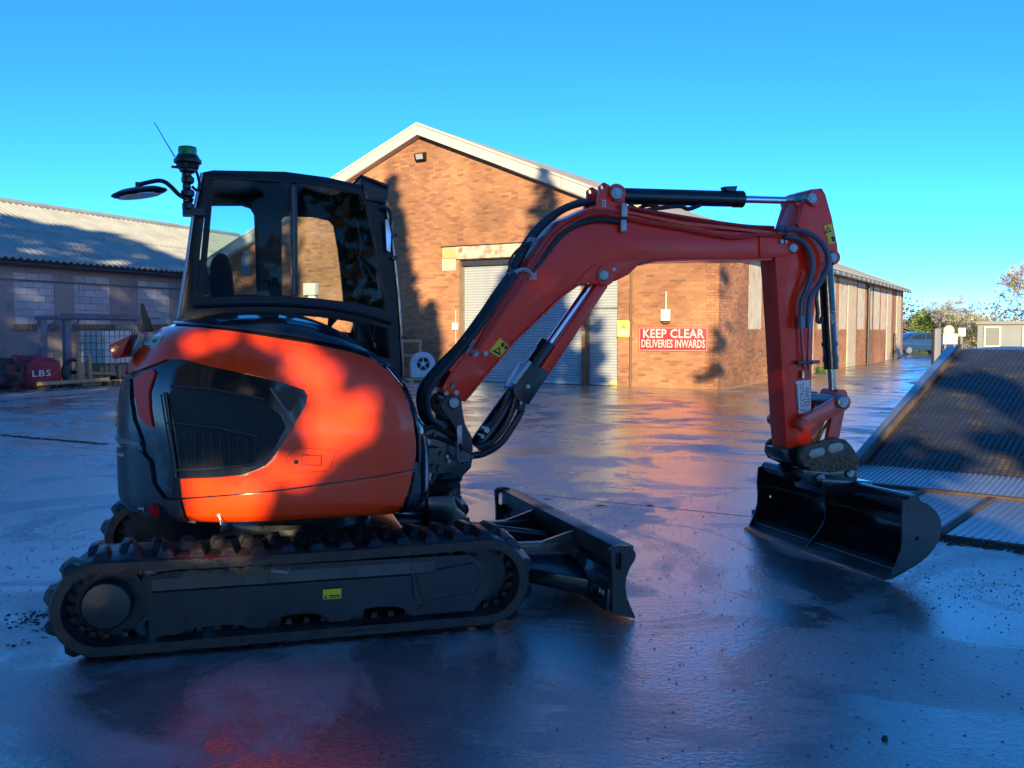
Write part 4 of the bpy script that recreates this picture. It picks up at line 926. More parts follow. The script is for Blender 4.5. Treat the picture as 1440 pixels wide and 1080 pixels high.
for side in (-1,1):
    yc=side*.78
    mb=MB(); N=96; vs=[];fs=[]
    for i in range(N):
        (x,z),(nx,nz)=belt_at(PER*i/N)
        for (yy,dn) in ((-.2,-.004),(-.2,-.05),(-.13,-.058),(.13,-.058),(.2,-.05),(.2,-.004),(.185,.006),(-.185,.006)):
            vs.append((x+nx*dn,yc+yy,z+nz*dn))
    for i in range(N):
        j=(i+1)%N
        for k in range(8):
            k2=(k+1)%8; fs.append((i*8+k,i*8+k2,j*8+k2,j*8+k))
    mb.add(vs,fs); belt=TB(mb,'rubber_track',RUBBER,smooth=True,sharp=40)
    for half in (-1,1):
        for i in range(NL):
            s=PER*(i+(.5 if half>0 else 0))/NL; (x,z),(nx,nz)=belt_at(s)
            if lugme is None:
                o=lug_mesh().build('lug',RUBBER,belt,bevel=.004,seg=1); lugme=o.data
            else:
                o=bpy.data.objects.new('lug',lugme); COL.objects.link(o); o.parent=belt
            o.location=(x,yc,z); 
            T=Vector((nz,0,-nx)); Nn=Vector((nx,0,nz)); Y=Nn.cross(T)
            if half>0: # mirrored to the other half of the belt
                T=-T; Y=-Y
            o.rotation_euler=Matrix(((T.x,Y.x,Nn.x),(T.y,Y.y,Nn.y),(T.z,Y.z,Nn.z))).to_euler()
    # inner guide teeth
    mb=MB()
    for i in range(60):
        (x,z),(nx,nz)=belt_at(PER*i/60); tx,tz=nz,-nx
        for yy in (-.1,.06):
            q=[(x-nx*.055+tx*a_,yc+yy+b_,z-nz*.055+tz*a_) for a_,b_ in((-.018,0),(.018,0),(.018,.04),(-.018,.04))]
            q2=[(x-nx*.085+tx*a_*.6,yc+yy+b_,z-nz*.085+tz*a_*.6) for a_,b_ in((-.018,0),(.018,0),(.018,.04),(-.018,.04))]
            mb.hexa(q,q2)
    o=TB(mb,'guide_tooth',RUBBER,belt); o['kind']='stuff'
    # sprocket, idler, rollers, side frame
    sy=yc+side*.14
    mb=MB(); mb.lathe([(.0,-.06),(.185,-.06),(.19,-.03),(.19,.03),(.185,.06),(0,.06)],(cr_[0],yc,cr_[1]),'Y',30); spk=TB(mb,'sprocket',TRKFR)
    mb=MB(); mb.lathe([(0,0),(.112,0),(.118,side*.01),(.118,side*.075),(.108,side*.09),(.03,side*.10),(0,side*.10)],(cr_[0]+.01,yc+side*.05,cr_[1]),'Y',36); TB(mb,'motor_cover',mat('motor_cover_paint',(.028,.033,.036),.38),spk,smooth=True)
    mb=MB()
    for k in range(9):
        a=2*PI*k/9; mb=MB(); mb.cyl((cr_[0]+.145*math.cos(a),yc+side*.06,cr_[1]+.145*math.sin(a)),(cr_[0]+.145*math.cos(a),yc+side*.075,cr_[1]+.145*math.sin(a)),.011,6); TB(mb,'bolt',BLKMET,spk)
    mb=MB(); mb.lathe([(.0,-.05),(.17,-.05),(.19,-.02),(.19,.02),(.17,.05),(.08,.05),(.07,.09),(0,.09)],(cf_[0],yc,cf_[1]),'Y',30); TB(mb,'idler',TRKFR,smooth=True)
    for k in range(4):
        x=cr_[0]+.33+k*(STR-.62)/3; mb=MB(); mb.lathe([(0,-.11),(.075,-.11),(.075,-.05),(.05,-.04),(.05,.04),(.075,.05),(.075,.11),(0,.11)],(x,yc,.125),'Y',20); TB(mb,'roller',BLKMET,smooth=True)
    # side frame plate with scalloped lower edge
    x0=cr_[0]+.20; x1=cf_[0]+.03; zt=cr_[1]+.15; zb=.098
    low=[]
    arch=[(x0+.30,.16,.03),(x0+.70,.15,.055),(x1-.58,.15,.06)]
    xx=x0
    pts=[]
    for i in range(0,81):
        x=x0+.03+(x1-.12-x0)*i/80; z=zb
        for cx,hw,hh in arch:
            d=abs(x-cx)/hw
            if d<1: z=max(z,zb+hh*math.sqrt(1-d**2.6))
        pts.append((x,z))
    poly=[(x0,zt-.02),(x0,zb+.03)]+pts+[(x1-.02,zb+.09),(x1,zb+.16),(x1-.03,zt-.06),(x1-.12,zt-.01),(x0+.1,zt)]
    mb=MB(); mb.prism(poly,yc+side*.115,yc+side*.15); sf=TB(mb,'side_frame',TRKFR,bevel=.006,seg=1)
    mb=MB(); mb.hexa([(x0+.02,yc+side*.15,zt-.10),(x1-.3,yc+side*.15,zt-.10),(x1-.3,yc+side*.15,zt-.03),(x0+.02,yc+side*.15,zt-.03)],[(x0+.02,yc+side*.165,zt-.085),(x1-.3,yc+side*.165,zt-.085),(x1-.3,yc+side*.155,zt-.03),(x0+.02,yc+side*.155,zt-.03)]); TB(mb,'side_rib',TRKFR,sf)
    mb=MB(); mb.prism([(x1-.36,zb+.07),(x1-.08,zb+.10),(x1-.05,zb+.17),(x1-.09,zt-.05),(x1-.40,zt-.09)],yc+side*.151,yc+side*.158); TB(mb,'tension_cover',TRKFR,sf,bevel=.004,seg=1)
    mb=MB(); mb.tube([(x1-.42,yc+side*.155,zt-.05),(x1-.40,yc+side*.16,zb+.09)],.009,6); TB(mb,'grease_pipe',TRKFR,sf)
    mb=MB()
    for (x,z) in ((x0+.47,zb+.035),(x1-.36,zb+.04),(x0+.16,zb+.06)):
        mb=MB(); mb.cyl((x,yc+side*.15,z),(x,yc+side*.166,z),.018,10); TB(mb,'boss',BLKMET,sf)
    mb=MB(); mb.box(x0-.03,x1-.05,yc-.11,yc+.11,zb+.10,zt-.03); TB(mb,'beam',TRKFR)
    if side<0:
        (a,z),(b_,z2)=FT.U(454,829,-.945),FT.U(480,841,-.945)
        mb=MB(); mb.box(a,b_,-.9475,-.946+.0005+.012-.012,z2,z); TB(mb,'warning_sticker',YEL,sf)
        mb=MB(); w_=(b_-a)
        mb.prism([(a+.004,z2+.004),(a+.022,z2+.004),(a+.013,z2+.022)],-.949,-.9478); mb.box(a+.03,b_-.004,-.949,-.9478,z2+.006,z2+.011); mb.box(a+.03,b_-.008,-.949,-.9478,z2+.015,z2+.02); TB(mb,'sticker_print',INK,sf)
        # caked mud on the ledge with a bent tab
        mb=MB(); rr=random.Random(5)
        for k in range(50):
            x=rr.uniform(x0+.18,x0+.62); s=rr.uniform(.012,.035); z=zt-.01-rr.uniform(0,.03)
            mb.hexa([(x-s,yc-.16,z-.01),(x+s,yc-.16,z-.01),(x+s,yc-.10,z-.01),(x-s,yc-.10,z-.01)],[(x-s*.6,yc-.155,z+s*.5),(x+s*.6,yc-.155,z+s*.4),(x+s*.6,yc-.11,z+s*.5),(x-s*.6,yc-.11,z+s*.6)])
        o=TB(mb,'caked_mud',mat('dry_mud',(.14,.10,.065),.9,var=.3,vscale=10),sf,smooth=False); o['kind']='stuff'
        mb=MB(); x=x0+.60; mb.hexa([(x-.03,yc-.17,zt-.03),(x+.05,yc-.175,zt-.045),(x+.07,yc-.14,zt-.02),(x-.02,yc-.14,zt)],[(x-.03,yc-.168,zt-.015),(x+.05,yc-.17,zt-.03),(x+.07,yc-.14,zt-.005),(x-.02,yc-.14,zt+.01)]); TB(mb,'bent_tab',mat('bare_metal_tab',(.2,.19,.17),.5,metal=.5),sf)
# cross frame between tracks, slew ring
mb=MB(); mb.box(-.45,.55,-.62,.62,.26,.46); mb.box(.45,1.0,-.30,.30,.22,.40); TB(mb,'car_body',BLKMET,bevel=.02)
mb=MB(); mb.lathe([(.0,.45),(.42,.45),(.42,.52),(.38,.53),(.38,.60),(0,.60)],(0,0,0),'Z',40); TB(mb,'slew_ring',BLKMET,smooth=True)
# ---------------- dozer blade, angled a few degrees
bn=G(886,872); pnt=G(706,686,.405); nt2=G(873,769,.405)
BA=math.atan2(pnt.y-nt2.y,pnt.x-nt2.x)-PI/2      # y axis of the blade frame points to the far end
FBL=Frame((bn.x,bn.y),BA); BLn=1.99
def BB(mb,name,m,parent=None,**k):
    o=mb.build(name,m,parent or EXC,**k)
    if parent is None:
        q=FU.L(FBL.W(0,0,0)); o.location=q; o.rotation_euler=(0,0,BA-TU)
    return o
def bpx(l): return [FBL.U(a,b,0) for a,b in l]
ear=bpx([(859,776),(864,771),(872,769),(885,770),(891,774),(895,782),(893,790),(886,801),(881,815),(880,828),(882,842),(887,855),(893,868),(894,872),(862,866),(861,850),(861,810)])
zmin=min(p[1] for p in ear); ear=[(x,z-zmin+.004) for x,z in ear]
slot=bpx([(866,782),(870,779),(874,782),(874,801),(870,804),(866,801)]); slot=[(x,z-zmin+.004) for x,z in slot]
ear_m=mat('blade_end_steel',(.030,.026,.022),.42,var=.35,vscale=5,coat=.2,dirt=(.10,.07,.05),dirtamt=.3,stretch=(3,3,.6))
blade_front=[(max(0.0,.03),0)]
ex_max=max(p[0] for p in ear)
prof=bpx([(884,801),(879,815),(878,828),(880,842),(885,855),(891,871)]); prof=[(x,z-zmin+.004) for x,z in prof]
prof=[(prof[0][0]+.035,prof[0][1]+.10)]+prof
shell=prof+[(x-.02,z) for x,z in reversed(prof)]
mb=MB(); mb.prism(shell,.012,BLn-.012); bl=BB(mb,'dozer_blade',BLKMET,smooth=True,sharp=50)
for y0 in (0,BLn-.03):
    mb=MB(); mb.prism([ear,slot],y0-.0,y0+.03); BB(mb,'end_plate',ear_m,bl,bevel=.003,seg=1)
xe=min(p[0] for p in ear)
zt=max(p[1] for p in ear)
# top beam (channel) and rear stiffener box
mb=MB(); mb.hexa([(xe+.05,.032,zt-.12),(xe+.13,.032,zt-.13),(xe+.13,BLn-.032,zt-.13),(xe+.05,BLn-.032,zt-.12)],[(xe+.055,.032,zt-.02),(xe+.155,.032,zt-.015),(xe+.155,BLn-.032,zt-.015),(xe+.055,BLn-.032,zt-.02)]); BB(mb,'top_beam',mat('worn_blade_steel',(.045,.05,.055),.35,var=.3,vscale=4,dirt=(.11,.08,.06),dirtamt=.3),bl,bevel=.008)
mb=MB(); mb.hexa([(xe-.01,.032,.05),(xe+.12,.032,.05),(xe+.12,BLn-.032,.05),(xe-.01,BLn-.032,.05)],[(xe+.0,.032,.16),(xe+.10,.032,zt-.14),(xe+.10,BLn-.032,zt-.14),(xe+.0,BLn-.032,.16)]); BB(mb,'rear_box',mat('blade_gloss_paint',(.018,.022,.03),.16,coat=1,var=.2,vscale=6),bl,bevel=.008)
mb=MB()
for y in (.08,.12): mb.box(xe+.0,xe+.001-.004,y,y+.022,.10,.15)
BB(mb,'white_mark',WHITE,bl)
mb=MB(); mb.lathe([(0,0),(.06,0),(.055,.02),(0,.022)],(xe+.055,BLn-.28,zt-.185),'Z',20); BB(mb,'pin_cap',BLKMET,bl)
# push arms from undercarriage to blade (local FU coordinates via FBL)
for y in (.62,1.30):
    a=FU.L(FBL.W(xe+.10,y,0)); 
    yy=-.30 if y<1 else .30
    q=FU.L(FT.W(.75,yy,0))
    top0,top1=.30,.34
    d=(a-q).normalized(); n=Vector((-d.y,d.x,0))*.035
    A=Vector((a.x,a.y,0)); Q=Vector((q.x,q.y,0))
    mb=MB(); mb.hexa([Q-n+Vector((0,0,.2)),A-n+Vector((0,0,.07)),A+n+Vector((0,0,.07)),Q+n+Vector((0,0,.2))],[Q-n+Vector((0,0,top0)),A-n+Vector((0,0,top1-.03)),A+n+Vector((0,0,top1-.03)),Q+n+Vector((0,0,top0))]); EB(mb,'push_arm',BLKMET,bevel=.01)
    # gusset fins rising to the beam
    B2=A-d*.30; mb=MB(); n2=n*.35
    mb.hexa([B2-n2+Vector((0,0,.26)),A-n2+Vector((0,0,.22)),A+n2+Vector((0,0,.22)),B2+n2+Vector((0,0,.26))],[B2-n2+Vector((0,0,.29)),A-n2+Vector((0,0,zt-.03)),A+n2+Vector((0,0,zt-.03)),B2+n2+Vector((0,0,.29))]); EB(mb,'gusset',BLKMET)
# spread brace plate between near push arm and blade end
a0=FU.L(FT.W(.95,-.36,0)); a1=FU.L(FBL.W(xe+.02,.28,0)); a2=FU.L(FBL.W(xe+.02,.62,0))
mb=MB(); mb.add([(a0.x,a0.y,.24),(a1.x,a1.y,.16),(a2.x,a2.y,.24),(a0.x,a0.y,.16),(a1.x,a1.y,.06),(a2.x,a2.y,.08)],[(0,1,2),(3,5,4),(0,3,4,1),(1,4,5,2),(2,5,3,0)]); EB(mb,'brace_plate',BLKMET,bevel=.008)
q0=FU.L(FT.W(.4,0,0)); q1=FU.L(FBL.W(xe+.02,BLn/2,0))
mb=MB(); mb.tube([(q0.x,q0.y,.42),(q0.x*.45+q1.x*.55,q0.y*.45+q1.y*.55,.35)],.055,16); EB(mb,'blade_cylinder',BLKMET,smooth=True)
mb=MB(); mb.tube([(q0.x*.45+q1.x*.55,q0.y*.45+q1.y*.55,.35),(q1.x,q1.y,.26)],.028,14); EB(mb,'blade_rod',BLKMET,smooth=True)
# ---------------- upper body shell
BC=Vector((-.15,0,.95)); ZB=.62
ZT=[(-1.1,1.30),(-.97,1.36),(-.85,1.47),(-.72,1.555),(-.55,1.60),(-.35,1.625),(-.15,1.63),(.0,1.605),(.12,1.565),(.25,1.50),(.36,1.42),(.45,1.32),(.52,1.20),(.58,1.05),(.64,.9),(.8,.8)]
def ztopf(x,y):
    for (a,za),(b_,zb) in zip(ZT[:-1],ZT[1:]):
        if x<=b_:
            t=max(0,(x-a)/(b_-a)); z=za+(zb-za)*t; break
    else: z=ZT[-1][1]
    return z+.05*min(1,max(0,(y+.95)/.8))
def inside(p):
    x,y,z=p
    if x<0: P=((abs(x)/.975)**2.5+(abs(y)/.94)**2.5)**(1/2.5)
    else:
        xf_=.63 if y<0 else .60
        P=((x/xf_)**7+(abs(y)/.94)**7)**(1/7)
    if z>=BC.z:
        zt=max(ztopf(x,y),BC.z+.02); Z=(z-BC.z)/(zt-BC.z); q=7
    else:
        Z=(BC.z-z)/(BC.z-ZB); q=14
    P*=1+.035*max(0,(z-1.05))/.5 - .0*z
    return (P**q+Z**q)**(1/q)
def radial(d):
    lo,hi=.05,2.0
    for _ in range(26):
        m_=(lo+hi)/2
        if inside(BC+d*m_)<1: lo=m_
        else: hi=m_
    return lo
def surf(az,el,off=0):
    d=Vector((math.cos(el)*math.cos(az),math.cos(el)*math.sin(az),math.sin(el)))
    p=BC+d*radial(d)
    if off:
        e=.004; g=Vector([(inside(p+Vector(v)*e)-inside(p-Vector(v)*e)) for v in((1,0,0),(0,1,0),(0,0,1))])
        if g.length>1e-9: p=p+g.normalized()*off
    return p
CL=FU.L(CAM)
def hit(px,py):
    """first point of the body shell on the viewing ray, as (az,el)"""
    r=FU.dirL(ray(px,py)).normalized(); t=3.0; best=None; bt=None; step=.02
    while t<8:
        p=CL+r*t; f=inside(p)
        if f<1: bt=t; break
        if best is None or f<best: best=f; bm_=t
        t+=step
    if bt is None: t=bm_
    else:
        lo,hi=bt-step,bt
        for _ in range(20):
            m_=(lo+hi)/2
            if inside(CL+r*m_)<1: hi=m_
            else: lo=m_
        t=hi
    d=(CL+r*t-BC).normalized(); return (math.atan2(d.y,d.x),math.asin(d.z))
def hull():
    mb=MB(); NA,NE=120,64; vs=[]
    for j in range(NE+1):
        el=-PI/2+PI*j/NE
        for i in range(NA): vs.append(surf(2*PI*i/NA,el,0))
    fs=[]
    for j in range(NE):
        for i in range(NA):
            i2=(i+1)%NA; fs.append((j*NA+i,j*NA+i2,(j+1)*NA+i2,(j+1)*NA+i))
    mb.add(vs,fs); return mb
body=EB(hull(),'body_shell',GLOSSB,smooth=True,sharp=75)
def wrap(a):  # keep azimuths continuous in -pi*1.25..pi*.75
    return a-2*PI if a>PI*.75 else a
def panel(name,pxs,m,off=.010,thick=.012,parent=body,holes=(),res=.05,crown=0,azel=False,bevel=0):
    loops=[]
    for l in [pxs]+list(holes):
        # densify edges in pixel space
        q=[]
        for i in range(len(l)):
            a,b_=l[i],l[(i+1)%len(l)]; n=max(1,int(math.hypot(b_[0]-a[0],b_[1]-a[1])/(9 if not azel else .04)))
            for k in range(n): q.append((a[0]+(b_[0]-a[0])*k/n,a[1]+(b_[1]-a[1])*k/n))
        loops.append([(wrap(hit(*p)[0]),hit(*p)[1]) if not azel else p for p in q])
    flat=[p for l in loops for p in l]
    tris=tessellate_polygon([[Vector((p[0],p[1],0)) for p in l] for l in loops])
    bm=bmesh.new(); vs=[bm.verts.new((p[0],p[1],0)) for p in flat]
    for t in tris:
        try: bm.faces.new([vs[i] for i in t])
        except ValueError: pass
    bmesh.ops.recalc_face_normals(bm,faces=bm.faces)
    xs=[p[0] for p in flat]; ys=[p[1] for p in flat]
    for ax,(lo,hi) in ((0,(min(xs),max(xs))),(1,(min(ys),max(ys)))):
        k=math.ceil(lo/res)
        while k*res<hi:
            co=[0,0,0]; no=[0,0,0]; co[ax]=k*res+.0001; no[ax]=1
            bmesh.ops.bisect_plane(bm,geom=bm.verts[:]+bm.edges[:]+bm.faces[:],plane_co=co,plane_no=no,dist=1e-6); k+=1
    bm.normal_update()
    base=[v.co.copy() for v in bm.verts]
    bm.verts.index_update()
    faces=[[v.index for v in f.verts] for f in bm.faces]
    bed=[(e.verts[0].index,e.verts[1].index) for e in bm.edges if len(e.link_faces)==1]
    n=len(base)
    out=[surf(c.x,c.y,off) for c in base]; inn=[surf(c.x,c.y,off-thick) for c in base]
    bm.free()
    mb=MB(); mb.add(out+inn,[tuple(f) for f in faces]+[tuple(n+i for i in reversed(f)) for f in faces]+[(a,b_,n+b_,n+a) for a,b_ in bed])
    return mb.build(name,m,parent,smooth=True,sharp=50,bevel=bevel,seg=2)
vent=[(186,527),(196,524.5),(237,508),(262,510),(310,521),(380,536.5),(425,551),(430,557),(426,571),(415,590),(397,618),(380,645),(370,654),(358,659),(340,666),(300,670),(257,672)]
main=[(184,526.5),(184,513),(207,471),(231,462.5),(260,462),(290,464),(335,469),(380,476),(435,484.5),(496,498),(525,508.5),(545,525),(562,545),(573,570),(579,590),(583,620),(583,640),(579.5,659),(540,667),(480,676),(400,687),(330,694),(258,699.5),(255.5,673),(300,671.5),(340,668),(360,661),(373,655),(383,645),(400,619),(418,590),(429,571),(432.5,556),(427,548),(380,533.5),(310,518.5),(262,507),(237,505.5),(196,522)]
panel('side_panel',main,ORANGE,.012,.016,bevel=.003)
panel('lower_skirt',[(258.5,702),(330,696.5),(400,689.5),(480,678.5),(540,669.5),(579,661.5),(573,688),(566,707),(557,721),(520,728),(442,735.5),(370,738.5),(269.5,741)],ORANGE,.014,.018,bevel=.003)
panel('rear_quarter',[(179,526),(163,524),(160,512),(172,500),(187,474),(198,462),(226,454.5),(229,459),(205,469.5),(181.5,511)],ORANGE,.012,.016,bevel=.003)
panel('rear_stripe',[(190,532),(216,519),(220,523),(211,552),(212,575),(216,600),(207,597),(197,583),(192,560)],mat('dark_red_panel',(.80,.02,.012),.5,coat=0),.010,.012)
# vent grille
MESHM=mat('black_mesh_screen',(.020,.021,.023),.45,var=.15,vscale=60,bump=.8,bscale=420)
panel('vent_screen',[(238,556),(246,545),(300,549),(368,562),(395,585),(402,600),(385,632),(366,650),(352,655),(300,659),(258,662)],MESHM,.006,.006)
def hug(name,pts,w,m,off,parent=body):
    mb=MB(); q=[]
    for i in range(len(pts)-1):
        a,b_=pts[i],pts[i+1]; n=max(2,int(math.hypot(b_[0]-a[0],b_[1]-a[1])/8))
        for k in range(n): q.append((a[0]+(b_[0]-a[0])*k/n,a[1]+(b_[1]-a[1])*k/n))
    q.append(pts[-1])
    mb.tube([surf(*hit(*p),off) for p in q],w,6); return EB(mb,name,m,parent,smooth=True)
RIB=mat('vent_rib_plastic',(.035,.036,.04),.28,coat=.2)
hug('vent_rib',[(242,543),(300,548),(371,562)],.007,RIB,.008)
hug('vent_rib',[(233,552),(240,600),(247,648),(249,672)],.006,RIB,.010)
hug('vent_rib',[(229,555),(236,600),(243,650),(245,676)],.005,RIB,.012)
hug('vent_rib',[(236,595),(300,601),(362,614)],.006,RIB,.010)
hug('vent_rib',[(250,661),(300,659),(352,654),(368,648)],.007,RIB,.012)
for k in range(9):
    x=262+k*12; hug('vent_slat',[(x,604+k*1.2),(x+2,655-k*.7)],.0014,RIB,.007)
panel('vent_notch',[(381,547),(419,560),(408,580),(403,577)],INK,.013,.008)
hug('notch_rim',[(380,546),(402,578),(408,580)],.005,mat('notch_metal',(.2,.2,.22),.35),.016)
# counterweight lower cast, light recess, marker
panel('tail_cover',[(163,530),(181,531),(186,533),(186,560),(190,590),(200,615),(205,640),(170,625),(162,612),(162,560)],BLKMET,.012,.016)
panel('tail_ledge',[(163,613),(171,615),(200,621),(202,627),(172,622),(163,619)],mat('satin_grey_ledge',(.14,.15,.17),.3),.020,.012)
panel('counterweight',[(164,628),(200,633),(214,650),(218,680),(232,700),(256,703),(264,740),(200,735),(172,727),(162,705),(160,650)],BLACK,.016,.03)
panel('counterweight_corner',[(236,701),(256,702.5),(266,740),(246,742)],mat('worn_plastic',(.05,.05,.048),.6,var=.2),.022,.01)
panel('label_plate',[(198,712),(206,712),(206,724),(198,724)],WHITE,.018,.004,res=.1)
panel('label_print',[(200,714),(204,714),(204,721),(200,721)],INK,.020,.003,res=.1)
q=surf(*hit(222,715),.018); d_=(q-BC).normalized(); mb=MB(); mb.cyl(q-d_*.01,q+d_*.012,.034,20); EB(mb,'red_reflector',mat('reflector_red',(.45,.01,.01),.2),body,smooth=True)
panel('rear_warning_label',[(157.5,567),(165,568),(165,581),(157.5,580)],YEL,.022,.008,res=.1)
panel('rear_warning_label',[(157.5,583),(164,584),(163.5,600),(157.5,599)],YEL,.022,.008,res=.1)
panel('tail_lamp',[(160,633),(167,635),(168,640),(160,638)],WHITE,.020,.006,res=.1)
panel('tail_slot',[(170,636),(179,638),(179,642),(170,640)],mat('silver_slot',(.4,.42,.45),.3),.020,.006,res=.1)
panel('top_label',[(207,475),(231,476),(225,488),(204,487)],mat('label_ivory',(.60,.56,.42),.8),.016,.004,res=.1)
panel('label_print',[(209,483),(213,477),(214,484)],INK,.018,.003,res=.1)
panel('label_print',[(218,481),(226,480),(222,485),(218,484)],INK,.018,.003,res=.1)
# lock cover on the side panel
hug('lock_outline',[(400,655),(404,640),(416,629),(468,632),(471,637),(462,662),(405,664)],.0022,mat('orange_seam',(.40,.04,.01),.4),.013)
panel('lock_handle',[(425,640),(451,641),(450,652),(425,651)],ORANGE,.018,.008,res=.05)
hug('handle_seam',[(425,639),(452,640),(451,654),(425,653),(425,639)],.002,INK,.014)
q=surf(*hit(416,649),.014); d_=Vector((0,-1,0)); mb=MB(); mb.cyl(q-d_*.01,q+d_*.006,.011,14); EB(mb,'keyhole',BLACK,body)
q=surf(*hit(309,722),.016); mb=MB(); mb.cyl(q-d_*.01,q+d_*.008,.010,12); mb.tube([q+Vector((0,-.006,0)),q+Vector((.008,-.012,-.02)),q+Vector((.008,-.012,-.045))],.004,6); EB(mb,'skirt_bolt',STEEL,body)
# red rear fin
f0,f1,f2,f3=[P3(a,b_,-.35) for a,b_ in((152,486),(184,470),(170,503),(159,505))]
mb=MB(); inn=[Vector((v.x+.05,.05,v.z)) for v in (f0,f1,f2,f3)]
mb.hexa([f0,f1,f2,f3],inn); EB(mb,'tail_fin',mat('fin_red',(.55,.03,.015),.3,coat=.4),body,bevel=.008)
# top hood trim: dark strip along the front edge, front pillar trim
hug('hood_seam',[(247,456),(300,461),(360,467),(420,475),(480,487),(520,500),(545,517),(566,542),(580,575),(587,610),(588,650)],.010,GLOSSB,.010)
panel('front_trim',[(581,664),(588,666),(589,690),(583,712),(566,722),(562,720),(571,706),(577,688)],BLKMET,.016,.02)
# small amber/round mirror standing on the hood at rear
m0=P3(203,462,.35); mb=MB(); mb.hexa([(m0.x-.03,.34,m0.z-.02),(m0.x+.055,.34,m0.z-.02),(m0.x+.055,.38,m0.z-.02),(m0.x-.03,.38,m0.z-.02)],[(m0.x-.02,.34,m0.z+.15),(m0.x+.0,.34,m0.z+.15),(m0.x+.0,.38,m0.z+.15),(m0.x-.02,.38,m0.z+.15)]); EB(mb,'rear_fin_bracket',mat('bronze_plastic',(.10,.085,.07),.4),bevel=.01)
# deck under the cab
mb=MB(); mb.box(-.45,.62,-.62,.80,.575,.64); EB(mb,'deck',BLKMET,bevel=.02)
# ---------------- cab
YN,YF=-.06,.90
cab=EB(MB().box(-.50,.66,YN+.03,YF-.03,.66,1.08),'cab_base',BLACK,bevel=.02)
NO=Us([(254,447),(263,380),(272,310),(285,243),(300,240),(400,242),(460,250),(512,262),(527,268),(541,283),(549,330),(556,380),(561,440),(564,500),(566,562),(548,562),(546,520),(520,505),(470,480),(400,452),(320,445)],YN)
GLO=Us([(294,253),(340,254),(400,257),(455,263),(506,274),(515,290),(526,340),(536,400),(543,436),(500,426),(440,419),(380,416),(320,417),(276,419),(283,330)],YN)
LOW=Us([(398,442),(450,446),(500,453),(545,462),(548,505),(520,498),(470,474),(430,458)],YN)
CABM_=mat('cab_frame_paint',(.005,.006,.010),.25,coat=.0,spec=.3,var=.1)
def skewy(x,y,z): return (x,y,z)
mb=MB(); mb.prism([NO,GLO,LOW],YN-.02,YN+.05); EB(mb,'cab_side_frame',CABM_,cab,bevel=.005,seg=2)
gi=GLO
mb=MB(); mb.prism(GLO,YN+.008,YN+.013); EB(mb,'side_window',GLASS,cab)
mb=MB(); a=Us([(408,258),(418,259),(419,416),(409,416)],YN); mb.prism(a,YN-.008,YN+.03); EB(mb,'window_divider',BLKMET,cab,bevel=.003)
mb=MB(); a=Us([(411,262),(414,262),(415,414),(412,414)],YN); mb.prism(a,YN-.013,YN-.0085); EB(mb,'divider_seal',mat('seal_grey',(.12,.12,.11),.5),cab)
mb=MB(); pts=[P3(a,b_,YN-.03) for a,b_ in((272,432),(330,429),(400,429),(460,434),(510,443),(550,455))]; mb.tube(pts,.010,8,smooth_path=4); EB(mb,'lower_rail',CABM_,cab,smooth=True)
mb=MB(); pts=[P3(a,b_,YN-.025) for a,b_ in((250,447),(262,370),(272,300),(284,243))]; mb.tube(pts,.008,8,smooth_path=4); EB(mb,'rear_post_trim',mat('post_trim_silver',(.45,.47,.5),.3,metal=.5),cab,smooth=True)
mb=MB(); pts=[P3(a,b_,YN-.03) for a,b_ in((545,300),(553,350),(559,400),(563,450),(567,530))]; mb.tube(pts,.007,8,smooth_path=4); EB(mb,'front_post_trim',STEEL,cab,smooth=True)
# far side frame: door with two window openings
zt=max(p[1] for p in NO); 
NOf=[(x,z) for x,z in NO]
FW1=Us([(288,300),(293,290),(340,290),(352,294),(357,303),(359,360),(360,414),(276,417),(282,350)],YF)
FW2=Us([(394,312),(400,305),(440,306),(462,311),(468,318),(474,350),(479,390),(482,424),(440,421),(394,415)],YF)
LOWf=Us([(400,446),(450,448),(478,453),(505,456),(521,463),(522,472),(500,468),(440,462)],YF)
LOWf2=Us([(505,456),(518,457),(522,463),(523,472),(501,470)],YF)
OUTf=Us([(262,430),(270,380),(279,315),(286,268),(300,262),(380,262),(470,270),(510,280),(520,300),(530,360),(536,400),(540,440),(545,480),(545,520),(262,520)],YF)
L1_=Us([(400,440),(440,443),(475,449),(497,454),(492,468),(440,460),(400,449)],YF)
mb=MB(); mb.prism([OUTf,FW1,FW2,L1_,LOWf2],YF-.04,YF); EB(mb,'door',CABM_,cab,bevel=.004,seg=1)
mb=MB(); mb.prism(FW1,YF-.02,YF-.015); EB(mb,'door_window',GLASS,cab)
mb=MB(); mb.prism(FW2,YF-.02,YF-.015); EB(mb,'door_window',GLASS,cab)
# roof: loft between near top edge and far top edge
topN=Us([(286,245),(300,240),(400,242),(460,250),(512,262),(527,268),(541,283)],YN)
xr_,xf2=topN[0][0],topN[-1][0]
def zroof(x):
    for (a,za),(b_,zb) in zip(topN[:-1],topN[1:]):
        if x<=b_: return za+(zb-za)*max(0,(x-a)/(b_-a))
    return topN[-1][1]
vs=[];NX=14;NYY=8
for s_,dz in ((0,0),(1,-.018)):
    for j in range(NYY+1):
        v=j/NYY; y=YN-.015+(YF+.02-YN)*v; cr=.035*(1-(2*v-1)**4)-.0
        for i in range(NX+1):
            u=i/NX; x=xr_+(xf2-xr_)*u; vs.append((x,y,zroof(x)-.012+cr+dz-(.0 if s_==0 else cr*.6)))
fs=[];W_=NX+1;NN=W_*(NYY+1)
